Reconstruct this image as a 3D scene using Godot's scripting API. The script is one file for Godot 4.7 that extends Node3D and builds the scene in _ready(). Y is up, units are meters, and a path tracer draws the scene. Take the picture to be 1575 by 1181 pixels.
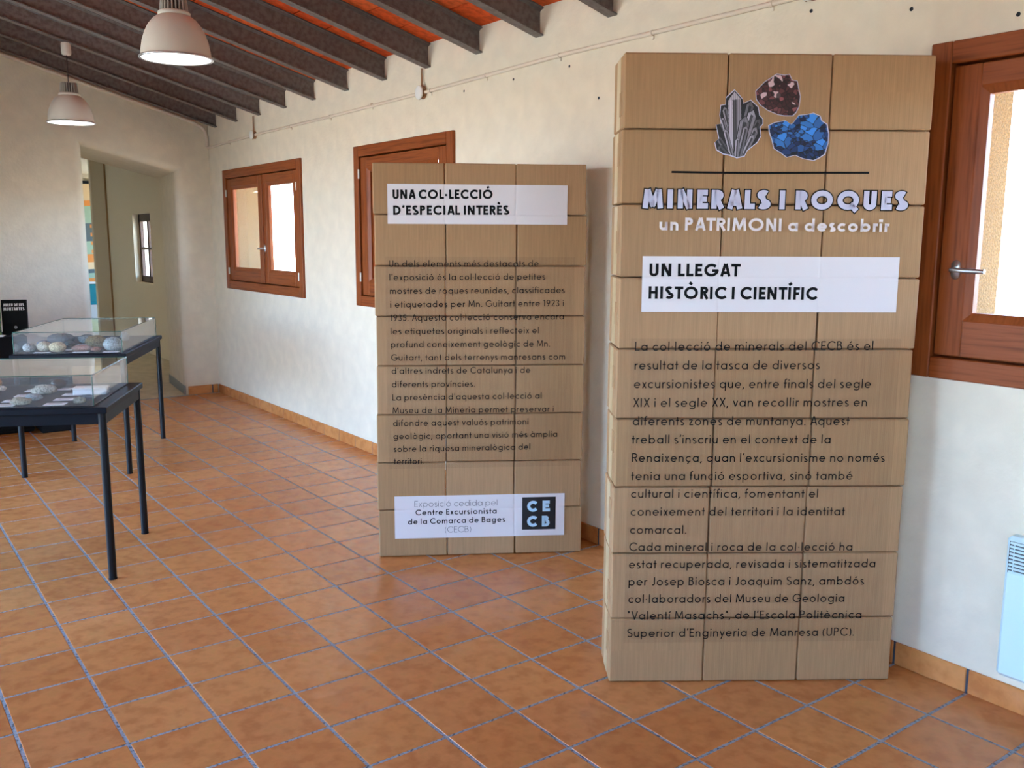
extends Node3D
# An exhibition room with a steel-beam ceiling, two cardboard display towers and two glass cases.

var M := {}
var names := {}
var rng := RandomNumberGenerator.new()
const WX := -0.02          # inner face of the long wall
const EZ := -8.43          # front face of the end wall
const BEAM_Y := 2.83       # underside of the beams at the long wall
const CEIL_Y := 2.985      # underside of the roof tiles at the long wall
const SLOPE := 0.277
const CAM := Vector3(-3.362, 1.7052, 1.5885)
const CX := Vector3(0.805024, 0.00424, 0.593227)
const CY := Vector3(0.089977, 0.987533, -0.129159)
const CZ := Vector3(-0.586379, 0.157353, 0.794607)

func _ready() -> void:
	rng.seed = 7
	view_and_light()
	materials()
	build_floor()
	build_long_wall()
	build_end_wall()
	build_other_walls()
	build_ceiling()
	build_passage()
	build_windows()
	build_skirting()
	build_conduits()
	build_heater()
	build_towers()
	build_tables()
	build_case_contents()
	build_lamps()
	build_books()
	build_far_things()

func view_and_light() -> void:
	var cam := Camera3D.new()
	cam.name = "camera"
	cam.fov = 45.6055
	cam.near = 0.05
	cam.far = 200.0
	cam.transform = Transform3D(Basis(CX, CY, CZ), CAM)
	add_child(cam)
	var env := Environment.new()
	var sky := Sky.new()
	var sm := ProceduralSkyMaterial.new()
	sm.sky_top_color = Color(0.42, 0.66, 0.95)
	sm.sky_horizon_color = Color(0.78, 0.9, 1.0)
	sm.ground_horizon_color = Color(0.80, 0.78, 0.74)
	sm.ground_bottom_color = Color(0.55, 0.5, 0.44)
	sm.sky_curve = 0.2
	sm.sun_angle_max = 1.0
	sm.energy_multiplier = 4.5
	sky.sky_material = sm
	env.background_mode = Environment.BG_SKY
	env.sky = sky
	env.tonemap_mode = Environment.TONE_MAPPER_LINEAR
	env.tonemap_exposure = 7.3
	env.sdfgi_enabled = true
	env.ssao_enabled = true
	env.ssil_enabled = true
	var we := WorldEnvironment.new()
	we.name = "environment"
	we.environment = env
	add_child(we)
	var sun := DirectionalLight3D.new()
	sun.name = "sun"
	sun.light_color = Color(1.0, 0.93, 0.82)
	sun.light_energy = 1.5
	sun.light_angular_distance = 0.6
	sun.shadow_enabled = true
	sun.look_at_from_position(Vector3(0.32, 0.8, -0.5), Vector3.ZERO)
	add_child(sun)

# ------------------------------------------------------------------ helpers
func numbered(n: String) -> String:
	if not names.has(n):
		names[n] = 0
		return n
	names[n] += 1
	return "%s_%03d" % [n, names[n]]

func tag(o: Node3D, label: String, category: String, group := "") -> void:
	o.set_meta("label", label)
	o.set_meta("category", category)
	if group != "":
		o.set_meta("group", group)

func thing(n: String, label: String, category: String, at := Vector3.ZERO, turn := 0.0, group := "") -> Node3D:
	var o := Node3D.new()
	o.name = numbered(n)
	add_child(o)
	o.position = at
	o.rotation.y = turn
	tag(o, label, category, group)
	return o

func structure(n: String) -> Node3D:
	var o := Node3D.new()
	o.name = n
	o.set_meta("kind", "structure")
	add_child(o)
	return o

func holder(n: String, parent: Node3D) -> Node3D:
	var o := Node3D.new()
	o.name = n
	parent.add_child(o, true)
	return o

func put(n: String, mesh: Mesh, mat: Material, parent: Node3D, at := Vector3.ZERO, label := "") -> MeshInstance3D:
	var o := MeshInstance3D.new()
	o.name = n
	o.mesh = mesh
	o.material_override = mat
	o.position = at
	if label != "":
		o.set_meta("label", label)
	parent.add_child(o, true)
	return o

func tool(smooth := false) -> SurfaceTool:
	var st := SurfaceTool.new()
	st.begin(Mesh.PRIMITIVE_TRIANGLES)
	st.set_smooth_group(0 if smooth else -1)
	return st

func done(st: SurfaceTool) -> ArrayMesh:
	st.generate_normals()
	return st.commit()

# a convex face whose front looks towards out
func face(st: SurfaceTool, p: Array, out: Vector3) -> void:
	for k in range(1, p.size() - 1):
		var a: Vector3 = p[0]
		var b: Vector3 = p[k]
		var c: Vector3 = p[k + 1]
		if (b - a).cross(c - a).dot(out) > 0.0:
			st.add_vertex(a); st.add_vertex(c); st.add_vertex(b)
		else:
			st.add_vertex(a); st.add_vertex(b); st.add_vertex(c)

# box with chamfered edges
func cbox(st: SurfaceTool, c: Vector3, s: Vector3, bev := 0.002, xf := Transform3D()) -> void:
	var h := s * 0.5
	var b := minf(bev, minf(h.x, minf(h.y, h.z)) * 0.49)
	var P := func(sx: int, sy: int, sz: int, ax: int) -> Vector3:
		var v := Vector3(sx * (h.x - (0.0 if ax == 0 else b)), sy * (h.y - (0.0 if ax == 1 else b)), sz * (h.z - (0.0 if ax == 2 else b)))
		return xf * (c + v)
	var o := xf.basis
	for s1 in [-1, 1]:
		face(st, [P.call(s1, -1, -1, 0), P.call(s1, 1, -1, 0), P.call(s1, 1, 1, 0), P.call(s1, -1, 1, 0)], o * Vector3(s1, 0, 0))
		face(st, [P.call(-1, s1, -1, 1), P.call(1, s1, -1, 1), P.call(1, s1, 1, 1), P.call(-1, s1, 1, 1)], o * Vector3(0, s1, 0))
		face(st, [P.call(-1, -1, s1, 2), P.call(1, -1, s1, 2), P.call(1, 1, s1, 2), P.call(-1, 1, s1, 2)], o * Vector3(0, 0, s1))
	if bev <= 0.0:
		return
	for s1 in [-1, 1]:
		for s2 in [-1, 1]:
			face(st, [P.call(s1, s2, -1, 0), P.call(s1, s2, 1, 0), P.call(s1, s2, 1, 1), P.call(s1, s2, -1, 1)], o * Vector3(s1, s2, 0))
			face(st, [P.call(s1, -1, s2, 0), P.call(s1, 1, s2, 0), P.call(s1, 1, s2, 2), P.call(s1, -1, s2, 2)], o * Vector3(s1, 0, s2))
			face(st, [P.call(-1, s1, s2, 1), P.call(1, s1, s2, 1), P.call(1, s1, s2, 2), P.call(-1, s1, s2, 2)], o * Vector3(0, s1, s2))
			for s3 in [-1, 1]:
				face(st, [P.call(s1, s2, s3, 0), P.call(s1, s2, s3, 1), P.call(s1, s2, s3, 2)], o * Vector3(s1, s2, s3))

func box_mesh(s: Vector3, bev := 0.002, c := Vector3.ZERO) -> ArrayMesh:
	var st := tool()
	cbox(st, c, s, bev)
	return done(st)

func span(a: Vector3, b: Vector3, bev := 0.0) -> ArrayMesh:
	return box_mesh((b - a).abs(), bev, (a + b) * 0.5)

func add_span(st: SurfaceTool, a: Vector3, b: Vector3, bev := 0.0) -> void:
	cbox(st, (a + b) * 0.5, (b - a).abs(), bev)

# tube of n sides through points
func tube(st: SurfaceTool, pts: Array, r: float, n := 10, caps := true) -> void:
	var rings := []
	for k in pts.size():
		var d: Vector3 = (pts[mini(k + 1, pts.size() - 1)] - pts[maxi(k - 1, 0)]).normalized()
		var u := d.cross(Vector3.UP if absf(d.y) < 0.9 else Vector3.RIGHT).normalized()
		var v := d.cross(u)
		var ring := []
		for q in n:
			var a := TAU * q / n
			ring.append(pts[k] + (u * cos(a) + v * sin(a)) * r)
		rings.append(ring)
	for k in pts.size() - 1:
		for q in n:
			var q2 := (q + 1) % n
			var mid: Vector3 = (rings[k][q] + rings[k][q2]) * 0.5 - pts[k]
			face(st, [rings[k][q], rings[k][q2], rings[k + 1][q2], rings[k + 1][q]], mid)
	if caps:
		var d0: Vector3 = pts[0] - pts[1]
		var d1: Vector3 = pts[-1] - pts[-2]
		st.set_smooth_group(-1)
		face(st, rings[0], d0)
		face(st, rings[-1], d1)
		st.set_smooth_group(0)

# profile [[radius, y], ...] turned about the y axis
func lathe(st: SurfaceTool, prof: Array, n := 32, at := Vector3.ZERO) -> void:
	for k in prof.size() - 1:
		var r0: float = prof[k][0]
		var y0: float = prof[k][1]
		var r1: float = prof[k + 1][0]
		var y1: float = prof[k + 1][1]
		for q in n:
			var a := TAU * q / n
			var b := TAU * (q + 1) / n
			var p := [at + Vector3(r0 * cos(a), y0, r0 * sin(a)), at + Vector3(r0 * cos(b), y0, r0 * sin(b)), at + Vector3(r1 * cos(b), y1, r1 * sin(b)), at + Vector3(r1 * cos(a), y1, r1 * sin(a))]
			var m := (a + b) * 0.5
			var out := Vector3((y1 - y0) * cos(m), r0 - r1, (y1 - y0) * sin(m))
			if r0 < 1e-6:
				face(st, [p[0], p[2], p[3]], out)
			elif r1 < 1e-6:
				face(st, [p[0], p[1], p[2]], out)
			else:
				face(st, p, out)

# wall in the plane of two axes, cut into cells round its openings
func holed(st: SurfaceTool, x0: float, x1: float, z0: float, z1: float, y0: float, y1: float, holes: Array) -> void:
	var zs := [z0, z1]
	var ys := [y0, y1]
	for h in holes:
		zs.append_array([h[0], h[1]])
		ys.append_array([h[2], h[3]])
	zs.sort(); ys.sort()
	var solid := func(i: int, j: int) -> bool:
		if i < 0 or j < 0 or i >= zs.size() - 1 or j >= ys.size() - 1:
			return false
		var zc: float = (zs[i] + zs[i + 1]) * 0.5
		var yc: float = (ys[j] + ys[j + 1]) * 0.5
		for h in holes:
			if zc > h[0] and zc < h[1] and yc > h[2] and yc < h[3]:
				return false
		return true
	for i in zs.size() - 1:
		for j in ys.size() - 1:
			var a: float = zs[i]
			var b: float = zs[i + 1]
			var c: float = ys[j]
			var d: float = ys[j + 1]
			if not solid.call(i, j) or b - a < 1e-5 or d - c < 1e-5:
				continue
			face(st, [Vector3(x0, c, a), Vector3(x0, d, a), Vector3(x0, d, b), Vector3(x0, c, b)], Vector3(-1, 0, 0))
			face(st, [Vector3(x1, c, a), Vector3(x1, d, a), Vector3(x1, d, b), Vector3(x1, c, b)], Vector3(1, 0, 0))
			if not solid.call(i - 1, j): face(st, [Vector3(x0, c, a), Vector3(x0, d, a), Vector3(x1, d, a), Vector3(x1, c, a)], Vector3(0, 0, -1))
			if not solid.call(i + 1, j): face(st, [Vector3(x0, c, b), Vector3(x0, d, b), Vector3(x1, d, b), Vector3(x1, c, b)], Vector3(0, 0, 1))
			if not solid.call(i, j - 1): face(st, [Vector3(x0, c, a), Vector3(x0, c, b), Vector3(x1, c, b), Vector3(x1, c, a)], Vector3(0, -1, 0))
			if not solid.call(i, j + 1): face(st, [Vector3(x0, d, a), Vector3(x0, d, b), Vector3(x1, d, b), Vector3(x1, d, a)], Vector3(0, 1, 0))

# ------------------------------------------------------------------ materials
func c8(r: int, g: int, b: int, a := 1.0) -> Color:
	return Color(r / 255.0, g / 255.0, b / 255.0, a)

func mat(n: String, col: Color, rough := 0.6, spec := 0.5, metal := 0.0) -> StandardMaterial3D:
	var m := StandardMaterial3D.new()
	m.resource_name = n
	m.albedo_color = col
	m.roughness = rough
	m.metallic = metal
	m.metallic_specular = spec
	M[n] = m
	return m

func noise_tex(sd: int, freq: float, ramp := [], size := 512, oct := 4) -> NoiseTexture2D:
	var f := FastNoiseLite.new()
	f.seed = sd
	f.noise_type = FastNoiseLite.TYPE_SIMPLEX_SMOOTH
	f.frequency = freq
	f.fractal_octaves = oct
	var t := NoiseTexture2D.new()
	t.width = size
	t.height = size
	t.seamless = true
	t.noise = f
	if ramp.size():
		var g := Gradient.new()
		var offs := PackedFloat32Array()
		var cols := PackedColorArray()
		for k in ramp.size():
			offs.append(ramp[k][0])
			cols.append(ramp[k][1])
		g.offsets = offs
		g.colors = cols
		t.color_ramp = g
	return t

func tri(m: StandardMaterial3D, sc: Vector3, world := false) -> StandardMaterial3D:
	m.uv1_triplanar = true
	m.uv1_world_triplanar = world
	m.uv1_scale = sc
	return m

func grey(v: float) -> Color:
	return Color(v, v, v)

func materials() -> void:
	var fine := noise_tex(11, 0.03, [], 512, 4)
	var soft := noise_tex(12, 0.012, [], 512, 3)
	var p := tri(mat("plaster", c8(239, 226, 203), 0.9, 0.3), Vector3(1, 1, 1) * 1.6, true)
	p.heightmap_enabled = true
	p.heightmap_texture = fine
	p.heightmap_scale = 0.1
	p.albedo_texture = noise_tex(13, 0.006, [[0.0, grey(0.955)], [1.0, grey(1.0)]])
	mat("plain_plaster", c8(236, 223, 200), 0.9, 0.3)
	mat("plain_tile", c8(206, 138, 78), 0.3, 0.5)
	mat("plain_roof_tile", c8(220, 88, 40), 0.85, 0.3)
	var s := tri(mat("stucco", c8(150, 113, 70), 0.95, 0.2), Vector3(1, 1, 1) * 5.0, true)
	s.albedo_texture = noise_tex(14, 0.03, [[0.3, grey(0.8)], [0.7, grey(1.0)]])
	s.heightmap_enabled = true
	s.heightmap_texture = fine
	s.heightmap_scale = 0.5
	var mottle := noise_tex(15, 0.011, [[0.2, Color(0.92, 0.88, 0.85)], [0.45, Color(0.97, 0.96, 0.95)], [0.62, Color(1.0, 0.99, 0.98)], [0.85, Color(0.97, 0.98, 0.95)]], 1024, 4)
	for k in 5:
		var t := tri(mat("tile%d" % k, [c8(213, 142, 82), c8(209, 136, 77), c8(217, 148, 88), c8(211, 140, 83), c8(205, 133, 75)][k], 0.26, 0.5), Vector3(1, 1, 1) * 0.9, true)
		t.uv1_offset = Vector3(k * 0.37, k * 0.21, k * 0.53)
		t.albedo_texture = mottle
		t.heightmap_enabled = true
		t.heightmap_texture = soft
		t.heightmap_scale = 0.4
	var g := tri(mat("grout", c8(172, 178, 184), 0.8, 0.3), Vector3(1, 1, 1) * 6.0, true)
	g.albedo_texture = noise_tex(16, 0.02, [[0.2, grey(0.55)], [0.36, grey(0.85)], [1.0, grey(1.0)]])
	mat("joint", c8(74, 80, 90), 0.9, 0.2)
	var concrete := tri(mat("concrete", c8(226, 214, 192), 0.7, 0.4), Vector3(1, 1, 1), true)
	concrete.albedo_texture = noise_tex(17, 0.01, [[0.0, grey(0.88)], [1.0, grey(1.0)]])
	mat("grey_paint", c8(150, 156, 160), 0.6)
	for k in 3:
		var rt := tri(mat("roof_tile%d" % k, [c8(226, 92, 42), c8(217, 84, 38), c8(232, 104, 52)][k], 0.85, 0.3), Vector3(1, 1, 1) * 2.5, true)
		rt.albedo_texture = noise_tex(18, 0.012, [[0.2, grey(0.84)], [0.7, grey(1.0)]])
	mat("roof_mortar", c8(120, 96, 80), 0.95, 0.2)
	var b := tri(mat("beam_paint", c8(118, 110, 106), 0.5, 0.45), Vector3(1, 1, 1) * 2.0, true)
	b.albedo_texture = noise_tex(19, 0.02, [[0.2, Color(0.86, 0.82, 0.8)], [0.7, Color(1, 1, 1)]])
	var grain := [[0.15, Color(0.8, 0.75, 0.7)], [0.42, Color(0.94, 0.92, 0.9)], [0.7, Color(1, 1, 1)], [0.9, Color(0.9, 0.88, 0.85)]]
	var gt := noise_tex(20, 0.012, grain, 512, 5)
	for d in [["wood_y", Vector3(6, 0.3, 6)], ["wood_z", Vector3(6, 6, 0.3)]]:
		var w := tri(mat(d[0], c8(150, 78, 36), 0.45, 0.3), d[1])
		w.albedo_texture = gt
		w.clearcoat_enabled = true
		w.clearcoat = 0.1
		w.clearcoat_roughness = 0.3
	mat("strip_wood", c8(178, 138, 92), 0.6)
	mat("dark_wood", c8(84, 60, 48), 0.5)
	var gl := mat("glass", c8(250, 255, 252, 0.03), 0.02, 0.5)
	gl.transparency = BaseMaterial3D.TRANSPARENCY_ALPHA
	mat("glass_edge", c8(34, 92, 82), 0.15, 0.6)
	mat("steel", c8(190, 192, 196), 0.3, 0.5, 0.9)
	mat("hinge", c8(214, 208, 198), 0.4, 0.5, 0.3)
	mat("white_plastic", c8(236, 234, 228), 0.45)
	mat("pipe_paint", c8(230, 214, 194), 0.55)
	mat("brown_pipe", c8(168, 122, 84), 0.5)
	mat("heater_paint", c8(206, 232, 238), 0.4)
	mat("dark_slot", c8(40, 44, 52), 0.7)
	# corrugated board: fine upright streaks
	var im := Image.create(512, 128, false, Image.FORMAT_RGB8)
	var fn := FastNoiseLite.new()
	fn.seed = 5
	fn.frequency = 0.02
	for x in 512:
		var col := 0.95 + 0.012 * sin(x * TAU / 512.0 * 64.0) + rng.randf_range(-0.014, 0.014)
		for y in 128:
			var v := col + 0.05 * fn.get_noise_2d(x * 3.0, y * 1.0) + rng.randf_range(-0.01, 0.01)
			im.set_pixel(x, y, Color(v, v * 0.995, v * 0.985))
	var ct := ImageTexture.create_from_image(im)
	for k in 4:
		var cb := tri(mat("board%d" % k, [c8(186, 147, 106), c8(182, 143, 102), c8(190, 151, 111), c8(184, 146, 107)][k], 0.75, 0.4), Vector3(2.2, 1.3, 2.2))
		cb.uv1_offset = Vector3(k * 0.31, k * 0.17, k * 0.43)
		cb.albedo_texture = ct
	mat("tape", c8(212, 186, 142), 0.3, 0.5)  # real tape, but paled to carry the daylight on the tower side
	var film := mat("film", c8(140, 104, 78, 0.10), 0.35, 0.5)
	film.transparency = BaseMaterial3D.TRANSPARENCY_ALPHA
	mat("sticker", c8(232, 225, 224), 0.4, 0.5)
	mat("ink", c8(16, 16, 17), 0.6, 0.25)
	mat("title_fill", c8(206, 204, 224), 0.4)
	mat("subtitle_fill", c8(238, 226, 224), 0.4)
	mat("logo_black", c8(20, 24, 28), 0.4)
	mat("logo_blue", c8(190, 224, 242), 0.4)
	mat("table_black", c8(20, 22, 29), 0.5, 0.25)
	mat("leg_black", c8(20, 22, 26), 0.4, 0.35)
	mat("case_floor", c8(26, 28, 36), 0.6, 0.3)
	mat("alu", c8(222, 216, 204), 0.25, 0.5, 0.8)
	mat("shade", c8(212, 204, 190), 0.45, 0.5)
	mat("ribs", c8(176, 168, 156), 0.4, 0.5, 0.2)
	mat("cord", c8(60, 54, 50), 0.6)
	var em := mat("lamp_glow", c8(255, 255, 252), 0.4)
	em.emission_enabled = true
	em.emission = Color(1.0, 0.98, 0.95)
	em.emission_energy_multiplier = 0.6
	mat("card", c8(236, 238, 242), 0.5)
	mat("card_print", c8(150, 130, 128), 0.6)
	mat("black_cloth", c8(26, 27, 30), 0.8, 0.3)
	mat("cover_black", c8(18, 20, 20), 0.6, 0.25)
	mat("paper", c8(240, 236, 226), 0.7)
	mat("white_print", c8(238, 238, 234), 0.5)
	mat("grey_print", c8(130, 132, 128), 0.5)
	mat("sand", c8(206, 184, 148), 0.95, 0.2)

# ------------------------------------------------------------------ setting
func in_view(p: Vector3) -> Vector3:
	var d := p - CAM
	var z := -d.dot(CZ)
	if z < 0.2:
		return Vector3(9, 9, z)
	var f := 1.0 / tan(deg_to_rad(45.6055 * 0.5))
	return Vector3(d.dot(CX) / z * f * 1181.0 / 1575.0, d.dot(CY) / z * f, z)

func build_floor() -> void:
	var fl := structure("floor")
	put("mortar_bed", span(Vector3(-5.7, -0.12, 4.7), Vector3(0.0, -0.0014, EZ - 0.02)), M.grout, fl)
	var st := tool()
	var j := 0.011
	# one tile: a slab with a softly rounded upper edge
	var w := 0.3 - j
	var h := w * 0.5
	var rings := [[h, -0.008], [h, -0.0022], [h - 0.0009, -0.0007], [h - 0.0032, 0.0]]
	for k in 3:
		var a: Array = rings[k]
		var b: Array = rings[k + 1]
		for q in 4:
			var d := Vector3(1, 0, 0).rotated(Vector3.UP, q * PI / 2)
			var e := Vector3(0, 0, 1).rotated(Vector3.UP, q * PI / 2)
			face(st, [d * a[0] - e * a[0] + Vector3(0, a[1], 0), d * a[0] + e * a[0] + Vector3(0, a[1], 0), d * b[0] + e * b[0] + Vector3(0, b[1], 0), d * b[0] - e * b[0] + Vector3(0, b[1], 0)], d + Vector3(0, 0.5, 0))
	var t: float = rings[3][0]
	face(st, [Vector3(-t, 0, -t), Vector3(t, 0, -t), Vector3(t, 0, t), Vector3(-t, 0, t)], Vector3.UP)
	var tile := done(st)
	var cells := []
	for i in 19:
		for jj in range(-15, 29):
			var c := Vector3(-0.15 - i * 0.3, 0, -0.15 - jj * 0.3)
			if c.z - 0.15 < EZ - 0.1 or c.z > 4.5:
				continue
			var best := 9.0
			for o in [Vector3(0, 0, 0), Vector3(0.14, 0, 0.14), Vector3(-0.14, 0, 0.14), Vector3(0.14, 0, -0.14), Vector3(-0.14, 0, -0.14)]:
				var v := in_view(c + o)
				if absf(v.x) < 1.0 and absf(v.y) < 1.0:
					best = minf(best, 0.0)
			cells.append([best, (c - CAM).length(), c])
	cells.sort_custom(func(a, b): return a[0] < b[0] or (a[0] == b[0] and a[1] < b[1]))
	var rest := tool()
	rest.set_smooth_group(-1)
	var restmesh := SurfaceTool.new()
	restmesh.begin(Mesh.PRIMITIVE_TRIANGLES)
	for k in cells.size():
		var c: Vector3 = cells[k][2]
		if k < 300 and cells[k][0] < 1.0:
			var o := put("floor_tile", tile, M["tile%d" % rng.randi_range(0, 4)], fl, c + Vector3(0, rng.randf_range(-0.0006, 0.0004), 0))
			o.rotation = Vector3(rng.randf_range(-0.0012, 0.0012), rng.randf_range(-0.002, 0.002), rng.randf_range(-0.0012, 0.0012))
		else:
			restmesh.append_from(tile, 0, Transform3D(Basis(), c))
	var r := put("floor_tile_field", restmesh.commit(), M.plain_tile, fl)
	r.set_meta("kind", "stuff")
	var gr := structure("ground_outside")
	put("earth", span(Vector3(-40, -0.4, 40), Vector3(40, -0.14, -50)), M.sand, gr)

const W1 := [-7.98, -6.02, 1.175, 2.385]
const W2 := [-5.0, -3.575, 1.175, 2.40]
const W3 := [-0.323, 1.10, 1.19, 2.415]

func inset(w: Array, d: float) -> Array:
	return [w[0] + d, w[1] - d, w[2] + d, w[3] - d]

func build_long_wall() -> void:
	var wl := structure("wall_right")
	var holes := [inset(W1, 0.05), inset(W2, 0.05), inset(W3, 0.05)]
	var st := tool()
	holed(st, WX, 0.05, EZ - 0.02, 4.6, -0.1, 3.06, holes)
	put("plaster_face", done(st), M.plaster, wl)
	st = tool()
	holed(st, 0.0501, 0.45, EZ - 1.0, 5.0, -0.1, 3.06, [inset(W1, 0.075), inset(W2, 0.075), inset(W3, 0.075)])
	put("stucco_masonry", done(st), M.stucco, wl)
	# old dowel holes in the plaster
	for q in [[2.633, -3.468], [2.636, -2.937], [2.637, -2.422], [2.441, -2.177], [2.637, -0.871], [2.561, -0.426], [2.47, -0.03]]:
		st = tool(true)
		lathe(st, [[0.0, 0.0], [0.0055, 0.0], [0.0055, 0.0015], [0.008, 0.0008]], 10)
		var o := put("dowel_hole", done(st), M.dark_slot, wl, Vector3(WX - 0.0004, q[0], q[1]))
		o.rotation.z = PI / 2

func build_end_wall() -> void:
	var wl := structure("wall_end")
	var xl := -1.28
	var xr := -0.385
	var yl := 2.60
	var yr := 2.385
	var r := 0.07
	var top := func(x: float) -> float: return CEIL_Y + 0.12 - SLOPE * x
	var st := tool()
	var F := Vector3(0, 0, 1)
	var al := xl - r
	var ar := xr + r
	var ml := yl + r * 1.15
	var mr := yr + r * 0.85
	face(st, [Vector3(-5.7, -0.1, EZ), Vector3(al, -0.1, EZ), Vector3(al, ml, EZ), Vector3(al, top.call(al), EZ), Vector3(-5.7, top.call(-5.7), EZ)], F)
	face(st, [Vector3(al, ml, EZ), Vector3(ar, mr, EZ), Vector3(ar, top.call(ar), EZ), Vector3(al, top.call(al), EZ)], F)
	face(st, [Vector3(ar, -0.1, EZ), Vector3(0.03, -0.1, EZ), Vector3(0.03, top.call(0.0), EZ), Vector3(ar, top.call(ar), EZ), Vector3(ar, mr, EZ)], F)
	# body of the thick wall behind its face
	add_span(st, Vector3(-5.75, -0.1, EZ - 0.09), Vector3(xl - 0.03, 4.7, EZ - 1.0))
	add_span(st, Vector3(xl - 0.03, yl + 0.12, EZ - 0.09), Vector3(-0.2, 4.0, EZ - 1.0))
	add_span(st, Vector3(-0.23, -0.1, EZ - 0.09), Vector3(0.05, 3.2, EZ - 1.0))
	put("plaster_face", done(st), M.plaster, wl)
	# the rounded reveal of the passage
	st = tool(true)
	var front := [Vector2(xl, -0.02), Vector2(xl, yl), Vector2(xr, yr), Vector2(xr, -0.02)]
	var back := [Vector2(xl, -0.02), Vector2(xl, yl), Vector2(-0.265, yr - 0.02), Vector2(-0.265, -0.02)]
	var off := [Vector2(-1, 0), Vector2(-1, 1.15), Vector2(1, 0.85), Vector2(1, 0)]
	var rows := []
	for k in 7:
		var a := PI / 2 * k / 6.0
		var row := []
		for q in 4:
			var p: Vector2 = front[q] + off[q] * r * (1.0 - sin(a))
			row.append(Vector3(p.x, p.y, EZ - r * (1.0 - cos(a))))
		rows.append(row)
	var last := []
	for q in 4:
		last.append(Vector3(back[q].x, back[q].y, EZ - 1.01))
	rows.append(last)
	for k in rows.size() - 1:
		for q in 3:
			var dirs := [Vector3(1, 0, 0.3), Vector3(-0.1, -1, 0.3), Vector3(-1, 0, 0.3)]
			st.set_smooth_group(q)
			face(st, [rows[k][q], rows[k][q + 1], rows[k + 1][q + 1], rows[k + 1][q]], dirs[q])
	put("rounded_reveal", done(st), M.plaster, wl)

func build_other_walls() -> void:
	# the walls behind the photographer, with the daylight openings that light the room
	var wl := structure("wall_left")
	var st := tool()
	holed(st, -6.4, -5.6, EZ - 0.9, 4.9, -0.1, 4.75, [[-6.3, -3.45, 0.06, 2.6], [-2.35, -0.75, 0.95, 2.6], [2.0, 3.8, 0.95, 2.6]])
	put("plaster_face", done(st), M.plain_plaster, wl)
	var wp := structure("wall_added_partition")  # unseen partition, added to keep daylight off the end wall
	put("plaster_face", span(Vector3(-5.62, -0.1, -6.55), Vector3(-3.05, 2.9, -6.43), 0.004), M.plain_plaster, wp)
	var wb := structure("wall_back")
	var st2 := tool()
	for q in [[-5.95, -4.6, -0.1, 4.75], [-3.3, 0.45, -0.1, 4.75], [-4.6, -3.3, -0.1, 0.9], [-4.6, -3.3, 2.4, 4.75]]:
		add_span(st2, Vector3(q[0], q[2], 4.55), Vector3(q[1], q[3], 4.9))
	put("plaster_face", done(st2), M.plain_plaster, wb)
	var w8 := structure("window_8")  # unseen window, added to throw frontal light on the box fronts
	for q in [["stile", -4.6, -4.52, 0.9, 2.4], ["stile", -3.38, -3.3, 0.9, 2.4], ["mullion", -3.99, -3.91, 0.9, 2.4], ["rail", -4.6, -3.3, 0.9, 0.98], ["rail", -4.6, -3.3, 2.32, 2.4]]:
		put(q[0], span(Vector3(q[1], q[3], 4.68), Vector3(q[2], q[4], 4.74), 0.004), M.wood_y, w8)
	var n := 4
	for h in [[-6.3, -3.45, 0.06, 2.6], [-2.35, -0.75, 0.95, 2.6], [2.0, 3.8, 0.95, 2.6]]:
		var w := structure("window_%d" % n)
		n += 1
		for q in [["stile", h[0], h[0] + 0.07, h[2], h[3]], ["stile", h[1] - 0.07, h[1], h[2], h[3]], ["rail", h[0], h[1], h[2], h[2] + 0.08], ["rail", h[0], h[1], h[3] - 0.08, h[3]], ["mullion", (h[0] + h[1]) * 0.5 - 0.05, (h[0] + h[1]) * 0.5 + 0.05, h[2], h[3]]]:
			put(q[0], span(Vector3(-6.3, q[3], q[1]), Vector3(-6.24, q[4], q[2]), 0.004), M.wood_y, w)

func roof_y(x: float) -> float:
	return CEIL_Y - SLOPE * x

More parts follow.
